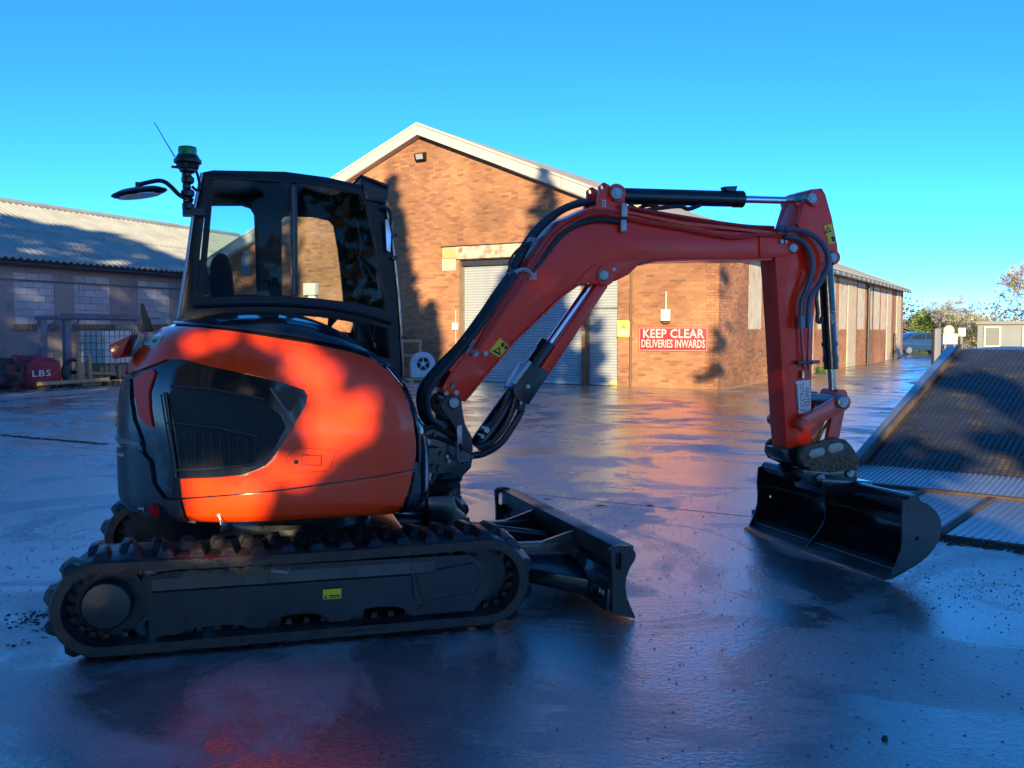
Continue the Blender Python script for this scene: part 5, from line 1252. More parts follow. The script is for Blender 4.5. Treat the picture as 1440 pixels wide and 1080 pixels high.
# skylight hole cells
def cell(i,j): return 8<=i<=12 and 1<=j<=6
for s_ in (0,1):
    for j in range(NYY):
        for i in range(NX):
            if cell(i,j): continue
            a=s_*NN+j*W_+i; f=(a,a+1,a+W_+1,a+W_); fs.append(f if s_==0 else tuple(reversed(f)))
for j in range(NYY):
    for i in range(NX):
        if cell(i,j):
            for (di,dj,p,q) in ((-1,0,(0,0),(0,1)),(1,0,(1,0),(1,1)),(0,-1,(0,0),(1,0)),(0,1,(0,1),(1,1))):
                if not cell(i+di,j+dj):
                    a=(j+p[1])*W_+i+p[0]; b_=(j+q[1])*W_+i+q[0]; fs.append((a,b_,NN+b_,NN+a))
for i in range(NX): fs.append((i,i+1,NN+i+1,NN+i)); a=NYY*W_+i; fs.append((a,a+1,NN+a+1,NN+a))
for j in range(NYY): a=j*W_; fs.append((a,a+W_,NN+a+W_,NN+a)); a=j*W_+NX; fs.append((a,a+W_,NN+a+W_,NN+a))
mb=MB(); mb.add(vs,fs); EB(mb,'roof',CABM_,cab,smooth=True,sharp=50)
xa=xr_+(xf2-xr_)*8/NX; xb=xr_+(xf2-xr_)*13/NX; ya=YN-.015+(YF+.02-YN)*1/NYY; yb=YN-.015+(YF+.02-YN)*7/NYY
mb=MB(); z=zroof((xa+xb)/2)-.01; mb.hexa([(xa,ya,zroof(xa)-.02),(xb,ya,zroof(xb)-.02),(xb,yb,zroof(xb)-.02),(xa,yb,zroof(xa)-.02)],[(xa,ya,zroof(xa)-.014),(xb,ya,zroof(xb)-.014),(xb,yb,zroof(xb)-.014),(xa,yb,zroof(xa)-.014)]); EB(mb,'roof_window',GLASS,cab)
# rear and front cross members with glass
rb=U(254,447,YN); rt=U(285,243,YN); fb=U(566,562,YN); ft=U(541,283,YN)
def endframe(nm,x0,z0,x1,z1,th,hz0,hz1):
    # panel in plane through (x0,z0)-(x1,z1), spanning YN..YF with a window hole
    loops=[[(YN,0),(YF,0),(YF,1),(YN,1)],[(YN+.08,hz0),(YF-.08,hz0),(YF-.08,hz1),(YN+.08,hz1)]]
    mb=MB(); n=Vector((z1-z0,0,-(x1-x0))).normalized()*th
    def tf(a,yy,t): return Vector((x0+(x1-x0)*t,a,z0+(z1-z0)*t))+n*yy
    mb.prism(loops,0,1,tf=lambda x,y,z: tf(x,y,z)); EB(mb,nm,CABM_,cab)
    mb=MB(); mb.prism([(YN+.08,hz0),(YF-.08,hz0),(YF-.08,hz1),(YN+.08,hz1)],.4,.5,tf=lambda x,y,z: tf(x,y,z)); EB(mb,nm.replace('frame','window'),GLASS,cab)
endframe('rear_frame',rb[0]+.03,rb[1]-.45,rt[0]+.03,rt[1]-.01,.03,.40,.93)
endframe('front_frame',fb[0]-.03,fb[1],ft[0]-.03,ft[1]-.01,-.03,.06,.95)
# seat, controls
SEATM=mat('seat_fabric',(.02,.025,.04),.8,var=.2,vscale=30,bump=.3,bscale=200)
SB=Us([(294,416),(296,370),(306,358),(318,361),(325,380),(330,416)],.42)
seat=EB(MB().box(SB[0][0]+.02,SB[0][0]+.52,.20,.68,1.42,1.56),'seat',SEATM,bevel=.03)
z0=1.5; mb=MB(); mb.prism([(SB[0][0]-.02,z0),(SB[1][0],SB[1][1]),(SB[2][0],SB[2][1]),(SB[3][0],SB[3][1]),(SB[4][0],SB[4][1]),(SB[5][0]+.02,z0)],.22,.66); EB(mb,'backrest',SEATM,seat,bevel=.035,seg=3)
SA=Us([(272,416),(278,368),(288,362),(292,380),(296,416)],.2)
mb=MB(); mb.prism(SA,.12,.19); EB(mb,'seat_shell',mat('seat_shell_blue',(.035,.05,.075),.5),seat,bevel=.02)
q=P3(383,395,.15); mb=MB(); mb.tube([(q.x-.03,.12,1.45),(q.x-.02,.12,q.z-.02),(q.x,.12,q.z+.02)],[.022,.018,.024],10); EB(mb,'joystick',BLACK,cab,smooth=True)
mb=MB(); mb.hexa([(q.x-.25,.02,1.40),(q.x+.06,.02,1.40),(q.x+.06,.18,1.40),(q.x-.25,.18,1.40)],[(q.x-.25,.02,1.60),(q.x+.06,.02,1.66),(q.x+.06,.18,1.66),(q.x-.25,.18,1.60)]); EB(mb,'console',mat('console_grey',(.06,.075,.10),.5),cab,bevel=.02)
pq=[P3(a,b_,.10) for a,b_ in((362,412),(362,396),(370,394),(388,399),(392,404),(392,412))]; mb=MB(); mb.tube(pq,.008,6,smooth_path=3); EB(mb,'hand_rail',BLACK,cab,smooth=True)
mb=MB(); a=Us([(363,300),(396,306),(396,418),(363,414)],YF-.08); mb.prism(a,YF-.10,YF-.05); EB(mb,'door_post',CABM_,cab)
a=P3(495,330,.7); 
mb=MB(); mb.hexa([(a.x,.5,1.35),(a.x+.14,.5,1.35),(a.x+.14,.62,1.35),(a.x,.62,1.35)],[(a.x-.02,.5,1.72),(a.x+.05,.5,1.72),(a.x+.05,.62,1.72),(a.x-.02,.62,1.72)]); EB(mb,'display',BLACK,cab,bevel=.01)
for yy in (.30,.42):
    q=P3(468,452,yy); mb=MB(); mb.tube([(q.x,yy,1.08),(q.x-.02,yy,q.z-.03),(q.x,yy,q.z+.02)],[.012,.014,.03],8); EB(mb,'travel_lever',BLACK,cab,smooth=True)
mb=MB(); pts=[P3(a,b_,.3) for a,b_ in((502,310),(508,350),(505,365),(518,378),(528,398),(533,420))]; mb.tube(pts,.006,6,smooth_path=3); EB(mb,'wiper_arm',BLACK,cab)
# front visor lamp box, small front mirror
v=Us([(507,248),(546,262),(546,278),(541,286),(515,281)],YN-.04); mb=MB(); mb.prism(v,YN-.05,YN+.18); EB(mb,'work_lamp_box',BLACK,cab,bevel=.006)
mb=MB(); v=Us([(505,248),(507,246),(547,261),(546,264)],YN-.06); mb.prism(v,YN-.08,YN+.20); EB(mb,'lamp_hood',BLACK,cab)
mb=MB(); pts=[P3(a,b_,YN-.06) for a,b_ in((538,292),(546,294),(550,305),(549,320),(552,330),(551,336))]; mb.tube(pts,.011,8,smooth_path=3); EB(mb,'grab_handle',BLACK,cab,smooth=True)
for (px,py) in ((553,331),(553,363),(567,474)):
    q=P3(px,py,YN-.04); mb=MB(); mb.box(q.x-.01,q.x+.025,YN-.06,YN,q.z-.012,q.z+.012); EB(mb,'hinge',BLACK,cab,bevel=.004)
v=Us([(541,310),(545,308),(549,330),(548,355),(543,352)],YN-.07); mb=MB(); mb.prism(v,YN-.09,YN-.075); EB(mb,'mirror_glass',mat('mirror_silver',(.5,.55,.62),.08,metal=1),cab)
# rear mirror on its arm
YM=YN-.05
mb=MB(); pts=[P3(a,b_,YM) for a,b_ in((272,282),(262,279),(252,274),(241,263),(232,256),(222,254),(206,257),(194,260))]; mb.tube(pts,.012,8,smooth_path=4); arm=EB(mb,'mirror_arm',BLACK,cab,smooth=True)
c=P3(196,271,YM); ang=math.radians(6); mb=MB(); 
mb.lathe([(0,.028),(.10,.024),(.14,.006),(.145,-.004),(.13,-.014),(0,-.018)],(0,0,0),'Z',28); mb.v=[(c.x+x*1.0,c.y+y*.8,c.z+z*.9+x*.17) for x,y,z in mb.v]; mir=EB(mb,'mirror',BLACK,arm,smooth=True)
q=P3(194,262,YM); mb=MB(); mb.cyl((q.x,q.y,q.z-.03),(q.x,q.y,q.z+.022),.014,10); EB(mb,'mirror_pivot',BLACK,arm)
mb=MB(); mb.cyl((c.x+.0,c.y,c.z-.02),(c.x-.0,c.y,c.z-.016),.11,24); mb.v=[(x,y,z+(x-c.x)*.17) for x,y,z in mb.v]; EB(mb,'mirror_face',mat('mirror_grey',(.3,.34,.38),.1,metal=.8),arm)
# beacon stack
YBc=YM-.02
q=P3(265,213,YBc)
b0=P3(265,300,YBc); mb=MB(); 
for k,(py,r) in enumerate(((290,.030),(281,.02),(272,.036),(262,.022),(253,.034),(245,.026),(238,.045))):
    c=P3(264-(k%2)*1.5,py,YBc); mb.lathe([(r*.7,-.022),(r,-.012),(r,.012),(r*.7,.022)],c,'Z',12)
c0=P3(262,300,YBc); c1=P3(264,236,YBc); mb.tube([c0,c1],.014,8); mount=EB(mb,'beacon_mount',BLKMET,cab,smooth=True)
mb=MB(); mb.tube([P3(270,262,YBc),P3(277,268,YBc),P3(281,262,YBc),P3(276,241,YBc),P3(269,243,YBc)],.009,6,smooth_path=3); EB(mb,'beacon_cable',BLACK,cab)
mb=MB(); mb.box(c0.x-.02,c0.x+.10,YBc-.02,YN+.02,c0.z-.01,c0.z+.03); EB(mb,'beacon_bracket',BLKMET,cab)
c=P3(264,226,YBc); mb=MB(); mb.lathe([(.02,-.055),(.055,-.045),(.062,-.02),(.074,-.012),(.074,.004),(.064,.012),(.055,.03),(0,.03)],c,'Z',24); bea=EB(mb,'beacon_base',BLACK,cab,smooth=True,sharp=25)
GRN=mat('green_beacon',(.01,.30,.06),.15,var=.1); 
mb=MB(); mb.lathe([(.050,.031),(.050,.062),(.047,.066),(0,.066)],c,'Z',24); EB(mb,'beacon_lens',GRN,bea,smooth=True,sharp=30)
mb=MB(); mb.lathe([(.048,.067),(.047,.073),(.03,.078),(0,.079)],c,'Z',24); EB(mb,'beacon_cap',mat('dark_green_cap',(.008,.10,.03),.25),bea,smooth=True)
mb=MB(); mb.tube([P3(246,221,YBc),P3(217,172,YBc)],[.0035,.002],5); EB(mb,'antenna',BLACK,cab)
mb=MB(); mb.box(q.x-.09,q.x-.0,YBc-.01,YBc+.01,P3(0,222,YBc).z-.006,P3(0,222,YBc).z+.006); EB(mb,'antenna_bracket',BLACK,cab)
# ---------------- swing post and boom foot
YB0,YB1=-.30,-.06      # boom near and far face
mb=MB(); v=Us([(592,604),(600,592),(622,586),(640,590),(648,625),(660,642),(658,655),(645,668),(640,682),(628,690),(600,690),(592,660)],-.18); mb.prism(v,-.27,.04); sw=EB(mb,'swing_post',BLKMET,bevel=.02)
mb=MB(); v=Us([(594,692),(630,690),(634,708),(647,718),(648,735),(640,742),(594,742)],-.1); mb.prism(v,-.25,.2); EB(mb,'swing_bracket',BLKMET,bevel=.02)
c=P3(628,662,-.18); mb=MB(); mb.lathe([(.0,-.06),(.11,-.06),(.12,-.03),(.10,0),(.07,.01),(0,.012)],(c.x-.02,-.18,c.z),'Z',28); EB(mb,'swing_pin_cap',BLKMET,smooth=True)
c=P3(635,687,-.18); mb=MB(); mb.lathe([(.0,-.03),(.06,-.03),(.06,.04),(0,.04)],(c.x-.01,-.2,c.z),'Z',20); EB(mb,'swing_pin',BLKMET,smooth=True)
mb=MB(); v=Us([(601,676),(613,675),(613,681),(601,682)],-.42); mb.prism(v,-.295,-.27); EB(mb,'silver_fitting',STEEL,sw)
rr=random.Random(8)
for k in range(14):
    px=rr.uniform(596,634); py=rr.uniform(602,680); q=P3(px,py,-.28); r=rr.uniform(.010,.022); mb=MB(); mb.cyl((q.x,-.31,q.z),(q.x,-.27,q.z),r,8); EB(mb,'fitting',STEEL if rr.random()<.25 else BLKMET,sw)
for k in range(6):
    y=-.30+k*.02; a=P3(592,608+k*12,y); b_=P3(610,600+k*14,y); c=P3(640,615+k*11,y+.02); mb=MB(); mb.tube([a,b_,c],.014,8,smooth_path=5); EB(mb,'service_hose',HOSE,sw,smooth=True)
FOOT=mat('foot_casting',(.030,.031,.034),.45,var=.15,bump=.2,bscale=80)
foot=[(619,571),(628,558),(639,555.5),(648,560),(651,583),(654,597),(663,614),(665,634),(658,637.5),(648,630),(643,611),(635,593),(626,583)]
for (y0,y1) in ((-.36,-.31),(-.05,.0)):
    mb=MB(); v=Us(foot,-.35); mb.prism(v,y0,y1); EB(mb,'foot_plate',FOOT,bevel=.006)
def pin(px,py,y0,y1,r,nm='pin',m=STEEL,yref=None,parent=None):
    x,z=U(px,py,y0 if yref is None else yref); mb=MB(); mb.lathe([(0,y0),(r*.45,y0),(r*.5,y0+.004),(r*.8,y0+.004),(r,y0+.010),(r,y1-.005),(0,y1)],(x,0,z),'Y',22); return EB(mb,nm,m,parent)
pin(639,567,-.385,.02,.034)
mb=MB(); 
pts=[P3(a,b_,-.38) for a,b_ in((642,620),(643,647),(645,650),(662,648),(664,640))]; mb.tube(pts,.012,4); EB(mb,'cylinder_lock',STEEL)
mb=MB(); mb.box(P3(641,0,-.4).x-.0,P3(648,0,-.4).x,-.40,-.385,P3(0,650,-.4).z,P3(0,620,-.4).z); EB(mb,'lock_plate',STEEL,bevel=.003)
# ---------------- boom
BO=[(629,558),(652,563),(677,533),(721,480),(770,433),(792,413),(812,399),(822,395),(829,399),(848,400.5),(866,395),(884,386),(900,370),(922,365),(970,363.5),(1085,363),(1116,357.5),(1126,349),(1121,336),(1106,331),(1060,327.5),(960,321),(884,301),(834,293.5),(792,313),(772,334),(737,385),(689,447),(662,489),(634,523),(622,546)]
bo=Us(BO,YB0)
mb=MB(); mb.prism(bo,YB0,YB1); boom=EB(mb,'boom',RED,bevel=.008)
# flange edges proud of the web
def strip(pxs,w,y0,y1,m,name,parent,yref=None):
    v=Us(pxs,YB0 if yref is None else yref); mb=MB(); 
    for (a,b_) in zip(v[:-1],v[1:]):
        d=Vector((b_[0]-a[0],b_[1]-a[1])); d.normalize(); n=(-d.y*w,d.x*w)
        mb.prism([(a[0],a[1]),(b_[0],b_[1]),(b_[0]+n[0],b_[1]+n[1]),(a[0]+n[0],a[1]+n[1])],y0,y1)
    return EB(mb,name,m,parent)
strip([(634,523),(662,489),(689,447),(737,385),(772,334),(792,313),(834,293.5),(884,301),(960,316),(1089,330)],.018,YB0-.014,YB1+.014,RED,'top_flange',boom)
strip([(1085,363.5),(970,364),(922,365.5),(900,370.5)],.012,YB0-.006,YB1+.006,RED,'bottom_flange',boom)
strip([(812,399.5),(792,413.5),(721,480.5),(677,533.5),(652,563.5)],.012,YB0-.006,YB1+.006,RED,'bottom_flange',boom)
# raised reinforcement plate around the lower pin and long groove line
mb=MB(); v=Us([(812,398),(822,383),(835,373),(853,367),(884,365),(915,364.5),(900,369.5),(884,385),(866,394),(848,399.5),(829,398)],YB0); mb.prism(v,YB0-.012,YB0-.001); EB(mb,'bearing_plate',RED,boom,bevel=.004)
mb=MB(); v=Us([(625,556),(634,525),(654,500),(683,524),(676,532),(652,561)],YB0); mb.prism(v,YB0-.009,YB0-.001); EB(mb,'foot_reinforcement',RED,boom,bevel=.003)
mb=MB(); v=Us([(1068,363),(1067,330),(1106,332),(1120,337),(1125,349),(1115,357)],YB0); mb.prism(v,YB0-.010,YB0-.001); EB(mb,'nose_plate',RED,boom,bevel=.003)
# ear plates carrying the arm cylinder
E1=[(837,293),(843,273),(843,262),(850,256),(857,260),(862,267),(873,264.5),(879,270),(879,286),(888,299)]
hole=[(847.8+2.9*math.cos(k*PI/6),263+3.5*math.sin(k*PI/6)) for k in range(12)]
for (y0,y1) in ((YB0+.01,YB0+.04),(YB1-.04,YB1-.01)):
    mb=MB(); mb.prism([Us(E1,YB0+.01),Us(hole,YB0+.01)],y0,y1); EB(mb,'cylinder_ear',RED,boom,bevel=.003,seg=1)
pin(868,271.5,YB0-.03,YB1+.03,.042,parent=boom)
mb=MB(); x,z=U(868,271.5,YB0); mb.lathe([(.03,YB0-.008),(.055,YB0-.008),(.06,YB0+.01)],(x,0,z),'Y',22); EB(mb,'ear_boss',RED,boom,smooth=True)
pin(850,387,YB0-.035,YB1+.035,.036,parent=boom)
x,z=U(850,387,YB0); mb=MB(); mb.lathe([(.03,YB0-.022),(.060,YB0-.022),(.066,YB0-.008)],(x,0,z),'Y',26); EB(mb,'pin_boss',RED,boom,smooth=True)
pin(1117,348.5,YB0-.03,YB1+.03,.034,parent=boom)
for (px,py,r) in ((862,379,.012),(1098,340,.014),(1104,340,.010),(667,496,.022),(682,497,.016),(641,552,.015),(627,553,.013)):
    x,z=U(px,py,YB0-.01); mb=MB(); mb.cyl((x,YB0-.026,z),(x,YB0-.005,z),r,10); EB(mb,'bolt',STEEL,boom,smooth=False)
# warning sticker on boom
v=Us([(703,475),(717,488),(704,504),(688,494)],YB0-.002)
mb=MB(); mb.prism(v,YB0-.0025,YB0-.0005); EB(mb,'warning_sticker',YEL,boom)
mb=MB(); v=Us([(692,494),(704,500),(703,487)],YB0-.002); w2=Us([(696,493),(702,496),(701.5,490)],YB0-.002); mb.prism([v,w2],YB0-.004,YB0-.0027)
mb.prism(Us([(704,484),(707,481),(710,484),(708,488),(705,488)],YB0-.002),YB0-.004,YB0-.0027); mb.prism(Us([(709,488),(713,485),(714,489),(710,492)],YB0-.002),YB0-.004,YB0-.0027); EB(mb,'sticker_print',INK,boom)
mb=MB(); mb.prism(Us([(847,281),(852,281),(852,291),(847,291)],YB0+.005),YB0+.006,YB0+.0095); st=EB(mb,'label_plate',WHITE,boom)
mb=MB(); 
for k in range(4): mb.prism(Us([(848,282.5+k*2.1),(851,282.5+k*2.1),(851,283.6+k*2.1),(848,283.6+k*2.1)],YB0+.005),YB0+.004,YB0+.0055)
EB(mb,'label_print',INK,boom)
# steel pipes along the boom side
REDP=mat('red_pipe',(.55,.03,.02),.3,coat=.3)
def hose(name,pts,r,m,y,parent=boom,sm=6):
    q=[P3(p[0],p[1],p[2] if len(p)>2 else y) for p in pts]; mb=MB(); mb.tube(q,r,8,smooth_path=sm); return EB(mb,name,m,parent,smooth=True)
hose('hydraulic_pipe',[(672,489),(700,447),(742,386),(775,337),(800,316),(835,301),(870,304),(900,311),(960,322),(1030,334),(1065,330),(1098,332)],.013,REDP,YB0-.02)
hose('hydraulic_pipe',[(668,492),(694,447),(735,388),(769,336),(796,312),(834,297),(880,300)],.011,REDP,YB0-.018)
hose('rubber_pipe',[(745,386),(765,360),(790,330),(812,316),(840,309),(862,311),(880,313)],.017,HOSE,YB0-.02)
hose('hydraulic_pipe',[(880,291),(960,305),(1040,317),(1088,320)],.012,REDP,YB0+.06)
hose('hydraulic_pipe',[(880,293),(960,309),(1040,321),(1095,324)],.012,REDP,YB1-.05)
# clamps
for (px,py,hh) in ((877,294,.05),(876,316,.045)):
    q=P3(px,py,YB0-.03); mb=MB(); mb.box(q.x-.02,q.x+.02,YB0-.045,YB0-.006,q.z-hh,q.z+hh*.7); EB(mb,'pipe_clamp',STEEL,boom,bevel=.006)
mb=MB(); pts=[P3(a,b_,YB0-.035) for a,b_ in((724,383),(734,379),(742,381),(750,388))]; mb.tube(pts,.013,6,smooth_path=3); EB(mb,'hose_band',mat('silver_band',(.5,.5,.52),.35,metal=.6),boom,smooth=True)
q=P3(749,386,YB0-.03); mb=MB(); mb.box(q.x-.02,q.x+.03,YB0-.02,YB0-.002,q.z-.03,q.z+.03); EB(mb,'clamp_plate',mat('pale_red_plate',(.6,.3,.28),.4),boom)
for (px,py) in ((661,487),(656,497),(664,501),(634,547)):
    q=P3(px,py,YB0-.03); q2=P3(px+6,py-9,YB0-.03); mb=MB(); mb.cyl(q,q2,.011,8); EB(mb,'fitting',STEEL,boom,smooth=True)
# thick hose bundle over the boom foot and back
for k,(dy,off,r) in enumerate(((-.24,0,.030),(-.17,-3,.034),(-.10,-5,.034),(-.29,5,.022),(-.31,9,.018))):
    hose('hose_bundle',[(618+off*.3,600),(602+off*.5,588),(596+off*.6,566),(600+off*.7,545),(622+off*.7,517),(650+off*.5,487),(680+off*.5,447),(703+off*.5,413),(722+off*.4,387)],r,HOSE,dy)
for k,(dy,off,r) in enumerate(((-.22,0,.018),(-.16,-3,.018),(-.10,-6,.02))):
    hose('top_hose',[(722+off,384),(740+off,350),(760+off,322),(788+off*.8,298),(815,287+off*.4),(836,285)],r,HOSE,dy)
hose('loose_cable',[(718,383),(716,372),(722,358),(735,346),(748,341)],.008,HOSE,-.27)
for (px,py) in ((748,340),(722,386),(657,480)):
    q=P3(px,py,-.25); mb=MB(); mb.lathe([(.0,-.02),(.028,-.02),(.03,.02),(0,.02)],q,'Y',10); EB(mb,'hose_tie',mat('tie_blue_grey',(.14,.18,.28),.4),boom)
# ---------------- arm (dipper) cylinder on top of boom
yc=(YB0+YB1)/2
c0=P3(868,272,yc-.0); cA=P3(884,277,yc); cB=P3(1041,282.5,yc); cC=P3(1133,279.5,yc)
x0,z0=U(868,271.5,YB0); dz=z0-c0.z
A0=Vector((x0,yc,z0)); e=P3(1041,277,yc); rT=U(1143,278.5,YB0-.02); 
B0=Vector((rT[0],yc,rT[1])); dirv=(B0-A0).normalized(); L_=(P3(1041,278,yc)-A0).length
mb=MB(); mb.cyl(A0+dirv*.06,A0+dirv*L_,.052,24); 
mb.cyl(A0+dirv*(L_-.05),A0+dirv*(L_+.012),.056,24); cyl1=EB(mb,'arm_cylinder',BLKMET,smooth=True)
mb=MB(); mb.cyl(A0+dirv*L_,B0-dirv*.03,.024,18); EB(mb,'arm_rod',CHROME,cyl1,smooth=True)
mb=MB(); mb.cyl(B0+Vector((0,-.06,0)),B0+Vector((0,.06,0)),.045,20); EB(mb,'rod_eye',BLKMET,cyl1)
q=P3(1025,266,yc); mb=MB(); mb.hexa([(q.x-.035,yc-.03,q.z-.02),(q.x+.035,yc-.03,q.z-.02),(q.x+.035,yc+.03,q.z-.02),(q.x-.035,yc+.03,q.z-.02)],[(q.x-.05,yc-.03,q.z+.012),(q.x+.05,yc-.03,q.z+.02),(q.x+.05,yc+.03,q.z+.02),(q.x-.05,yc+.03,q.z+.012)]); EB(mb,'port_block',BLKMET,cyl1,bevel=.006)
hose('cylinder_hose',[(885,287),(900,296),(925,293),(955,290),(968,294),(985,288)],.014,HOSE,-.22)
hose('cylinder_hose',[(884,292),(893,297),(905,290),(925,288)],.012,HOSE,-.15)
# ---------------- boom cylinder
c0=P3(664,622,YB0+.12); yb=-.20
x,z=U(849.5,387,YB0); top=Vector((x,yb,z)); bot=P3(671,630,yb); d=(top-bot).normalized(); Lc=(top-bot).length
pm=P3(765,478,yb); Lm=(pm-bot).dot(d)
mb=MB(); mb.cyl(bot,bot+d*Lm,.062,24); mb.cyl(bot+d*(Lm-.06),bot+d*Lm,.068,24); bc=EB(mb,'boom_cylinder',BLKMET,smooth=True)
mb=MB(); mb.cyl(bot+d*Lm,top,.030,18); EB(mb,'boom_rod',CHROME,bc,smooth=True)
# rod guard: red channel on the near/lower side
n=Vector((d.z,0,-d.x))
a=bot+d*(Lm-.25); b_=top-d*.03
mb=MB(); o1=Vector((0,-.085,0)); 
mb.hexa([a+n*.015+o1,b_+n*.0+o1,b_+n*.07+o1,a+n*.085+o1],[a+n*.015-o1*.6,b_+n*.0-o1*.6,b_+n*.07-o1*.6,a+n*.085-o1*.6]); EB(mb,'rod_guard',RED,bc,bevel=.01)
# black guard box on barrel
v=Us([(744,509),(772,524.5),(743,569),(737,566),(736,570),(724,560),(721,545)],-.30); mb=MB(); mb.prism(v,-.31,-.12); EB(mb,'cylinder_guard',BLACK,bc,bevel=.006)
v=Us([(744,507),(747,510),(724,541),(720,538)],-.315); mb=MB(); mb.prism(v,-.325,-.311); EB(mb,'guard_edge',STEEL,bc)
hose('boom_cylinder_hose',[(735,566),(732,580),(722,598),(706,621),(690,633),(672,640),(650,640)],.022,HOSE,-.24,bc)
hose('boom_cylinder_hose',[(725,560),(718,583),(706,605),(690,622),(672,630)],.020,HOSE,-.28,bc)
hose('boom_cylinder_hose',[(715,550),(706,575),(695,592),(684,600)],.016,HOSE,-.29,bc)
for (px,py,r) in ((683,604,.018),(677,613,.012),(741,543,.014),(731,566,.01)):
    q=P3(px,py,-.30); mb=MB(); mb.cyl((q.x,-.325,q.z),(q.x,-.25,q.z),r,10); EB(mb,'fitting',STEEL,bc)
q=P3(731,578,-.30); mb=MB(); mb.tube([(q.x-.03,-.3,q.z+.04),(q.x,-.3,q.z),(q.x+.03,-.3,q.z+.0)],.01,6); mb.tube([(q.x+.01,-.3,q.z+.06),(q.x,-.3,q.z-.03)],.008,6); EB(mb,'clip',HOSE,bc)
# ---------------- arm
YA0,YA1=-.27,-.09
AR=[(1134,269),(1142,266),(1156,264.5),(1161,273),(1170,305),(1178,345),(1179.5,363),(1175,372),(1168,375),(1157,381),(1148,407),(1144,455),(1142.5,500),(1141,562),(1141,625),(1107,631),(1104.5,600),(1101,540),(1098,480),(1093,400),(1090,362),(1104,330),(1116,318)]
mb=MB(); mb.prism(Us(AR,YA0),YA0,YA1); arm=EB(mb,'arm',RED,bevel=.008)
# side cheek plates that straddle the boom nose and carry the cylinder
CK=[(1134,269),(1142,266),(1156,264.5),(1161,273),(1170,305),(1178,345),(1179.5,363),(1175,372),(1168,375),(1157,381),(1148,400),(1120,372),(1128,352),(1112,330),(1118,312)]
for (y0,y1) in ((YB0-.0,YA0-.001),(YA1+.001,YB1+.02)):
    mb=MB(); mb.prism(Us([(1136,269),(1142,266.5),(1156,265),(1160,273),(1169,305),(1177,345),(1178.5,363),(1174,371.5),(1168,374),(1157,378),(1146,395),(1134,372),(1131,340),(1122,315)],YB0),y0,y1); EB(mb,'cheek_plate',RED,arm,bevel=.004)
pin(1143.5,278.5,YB0-.035,YB1+.04,.040,parent=arm)
x,z=U(1143.5,278.5,YB0); mb=MB(); mb.lathe([(.03,YB0-.02),(.055,YB0-.02),(.06,YB0)],(x,0,z),'Y',22); EB(mb,'pin_boss',RED,arm,smooth=True)
pin(1172.5,362,YB0-.03,YB1+.03,.034,parent=arm)
x,z=U(1172.5,362,YB0); mb=MB(); mb.lathe([(.028,YB0-.012),(.044,YB0-.012),(.048,YB0)],(x,0,z),'Y',22); EB(mb,'pin_boss',RED,arm,smooth=True)
v=Us([(1158,317.5),(1170,315),(1175,341),(1165.5,344)],YB0-.002); mb=MB(); mb.prism(v,YB0-.0045,YB0-.0015); EB(mb,'warning_sticker',YEL,arm)
mb=MB(); a_=Us([(1160,328),(1169,326),(1164,319)],YB0-.002); b2=Us([(1162,326),(1167,325),(1164.2,321)],YB0-.002); mb.prism([a_,b2],YB0-.006,YB0-.0047); mb.prism(Us([(1168,333),(1173,332),(1174,339),(1170,340)],YB0-.002),YB0-.006,YB0-.0047); EB(mb,'sticker_print',INK,arm)
# hoses over the joint
hose('arm_hose',[(1102,322),(1112,322.5),(1124,324),(1141,330),(1155,341),(1164,357),(1165,371),(1160,386),(1151,401),(1142,413),(1138,428),(1137,452)],.019,HOSEB,YB0-.06,arm)
hose('arm_hose',[(1104,332),(1117,334),(1130,341),(1139,355),(1143,372),(1140,390),(1134,408),(1128,424),(1127,440),(1127,452)],.019,HOSEB,YB0-.04,arm)
for px in (1103,1127,1138):
    py=322 if px==1103 else 455
    q=P3(px,py,YB0-.045); mb=MB(); 
    if px==1103: mb.cyl((q.x-.04,q.y,q.z),(q.x+.03,q.y,q.z),.024,10)
    else: mb.cyl((q.x,q.y,q.z-.03),(q.x,q.y,q.z+.05),.025,10)
    EB(mb,'hose_ferrule',mat('ferrule_blue',(.12,.16,.22),.35,metal=.5),arm,smooth=True)
hose('arm_pipe',[(1127,458),(1128,480),(1130,505),(1131,515)],.010,REDP,YA0-.03,arm,2)
hose('arm_pipe',[(1138,458),(1137.5,480),(1137,505),(1138,520)],.010,REDP,YA0-.03,arm,2)
q=P3(1129,510,YA0-.03); mb=MB(); mb.box(q.x-.05,q.x+.07,YA0-.05,YA0-.01,q.z-.012,q.z+.012); EB(mb,'pipe_clamp',mat('dark_clamp',(.06,.06,.07),.4,metal=.5),arm,bevel=.004)
q=P3(1143,509,YA0-.03); mb=MB(); mb.cyl((q.x-.03,YA0-.03,q.z),(q.x+.05,YA0-.03,q.z),.012,8); EB(mb,'clamp_bolt',STEEL,arm)
q=P3(1129,528,YA0-.02); mb=MB(); mb.cyl((q.x,YA0-.02,q.z-.02),(q.x,YA0-.02,q.z+.03),.013,8); EB(mb,'grease_fitting',STEEL,arm)
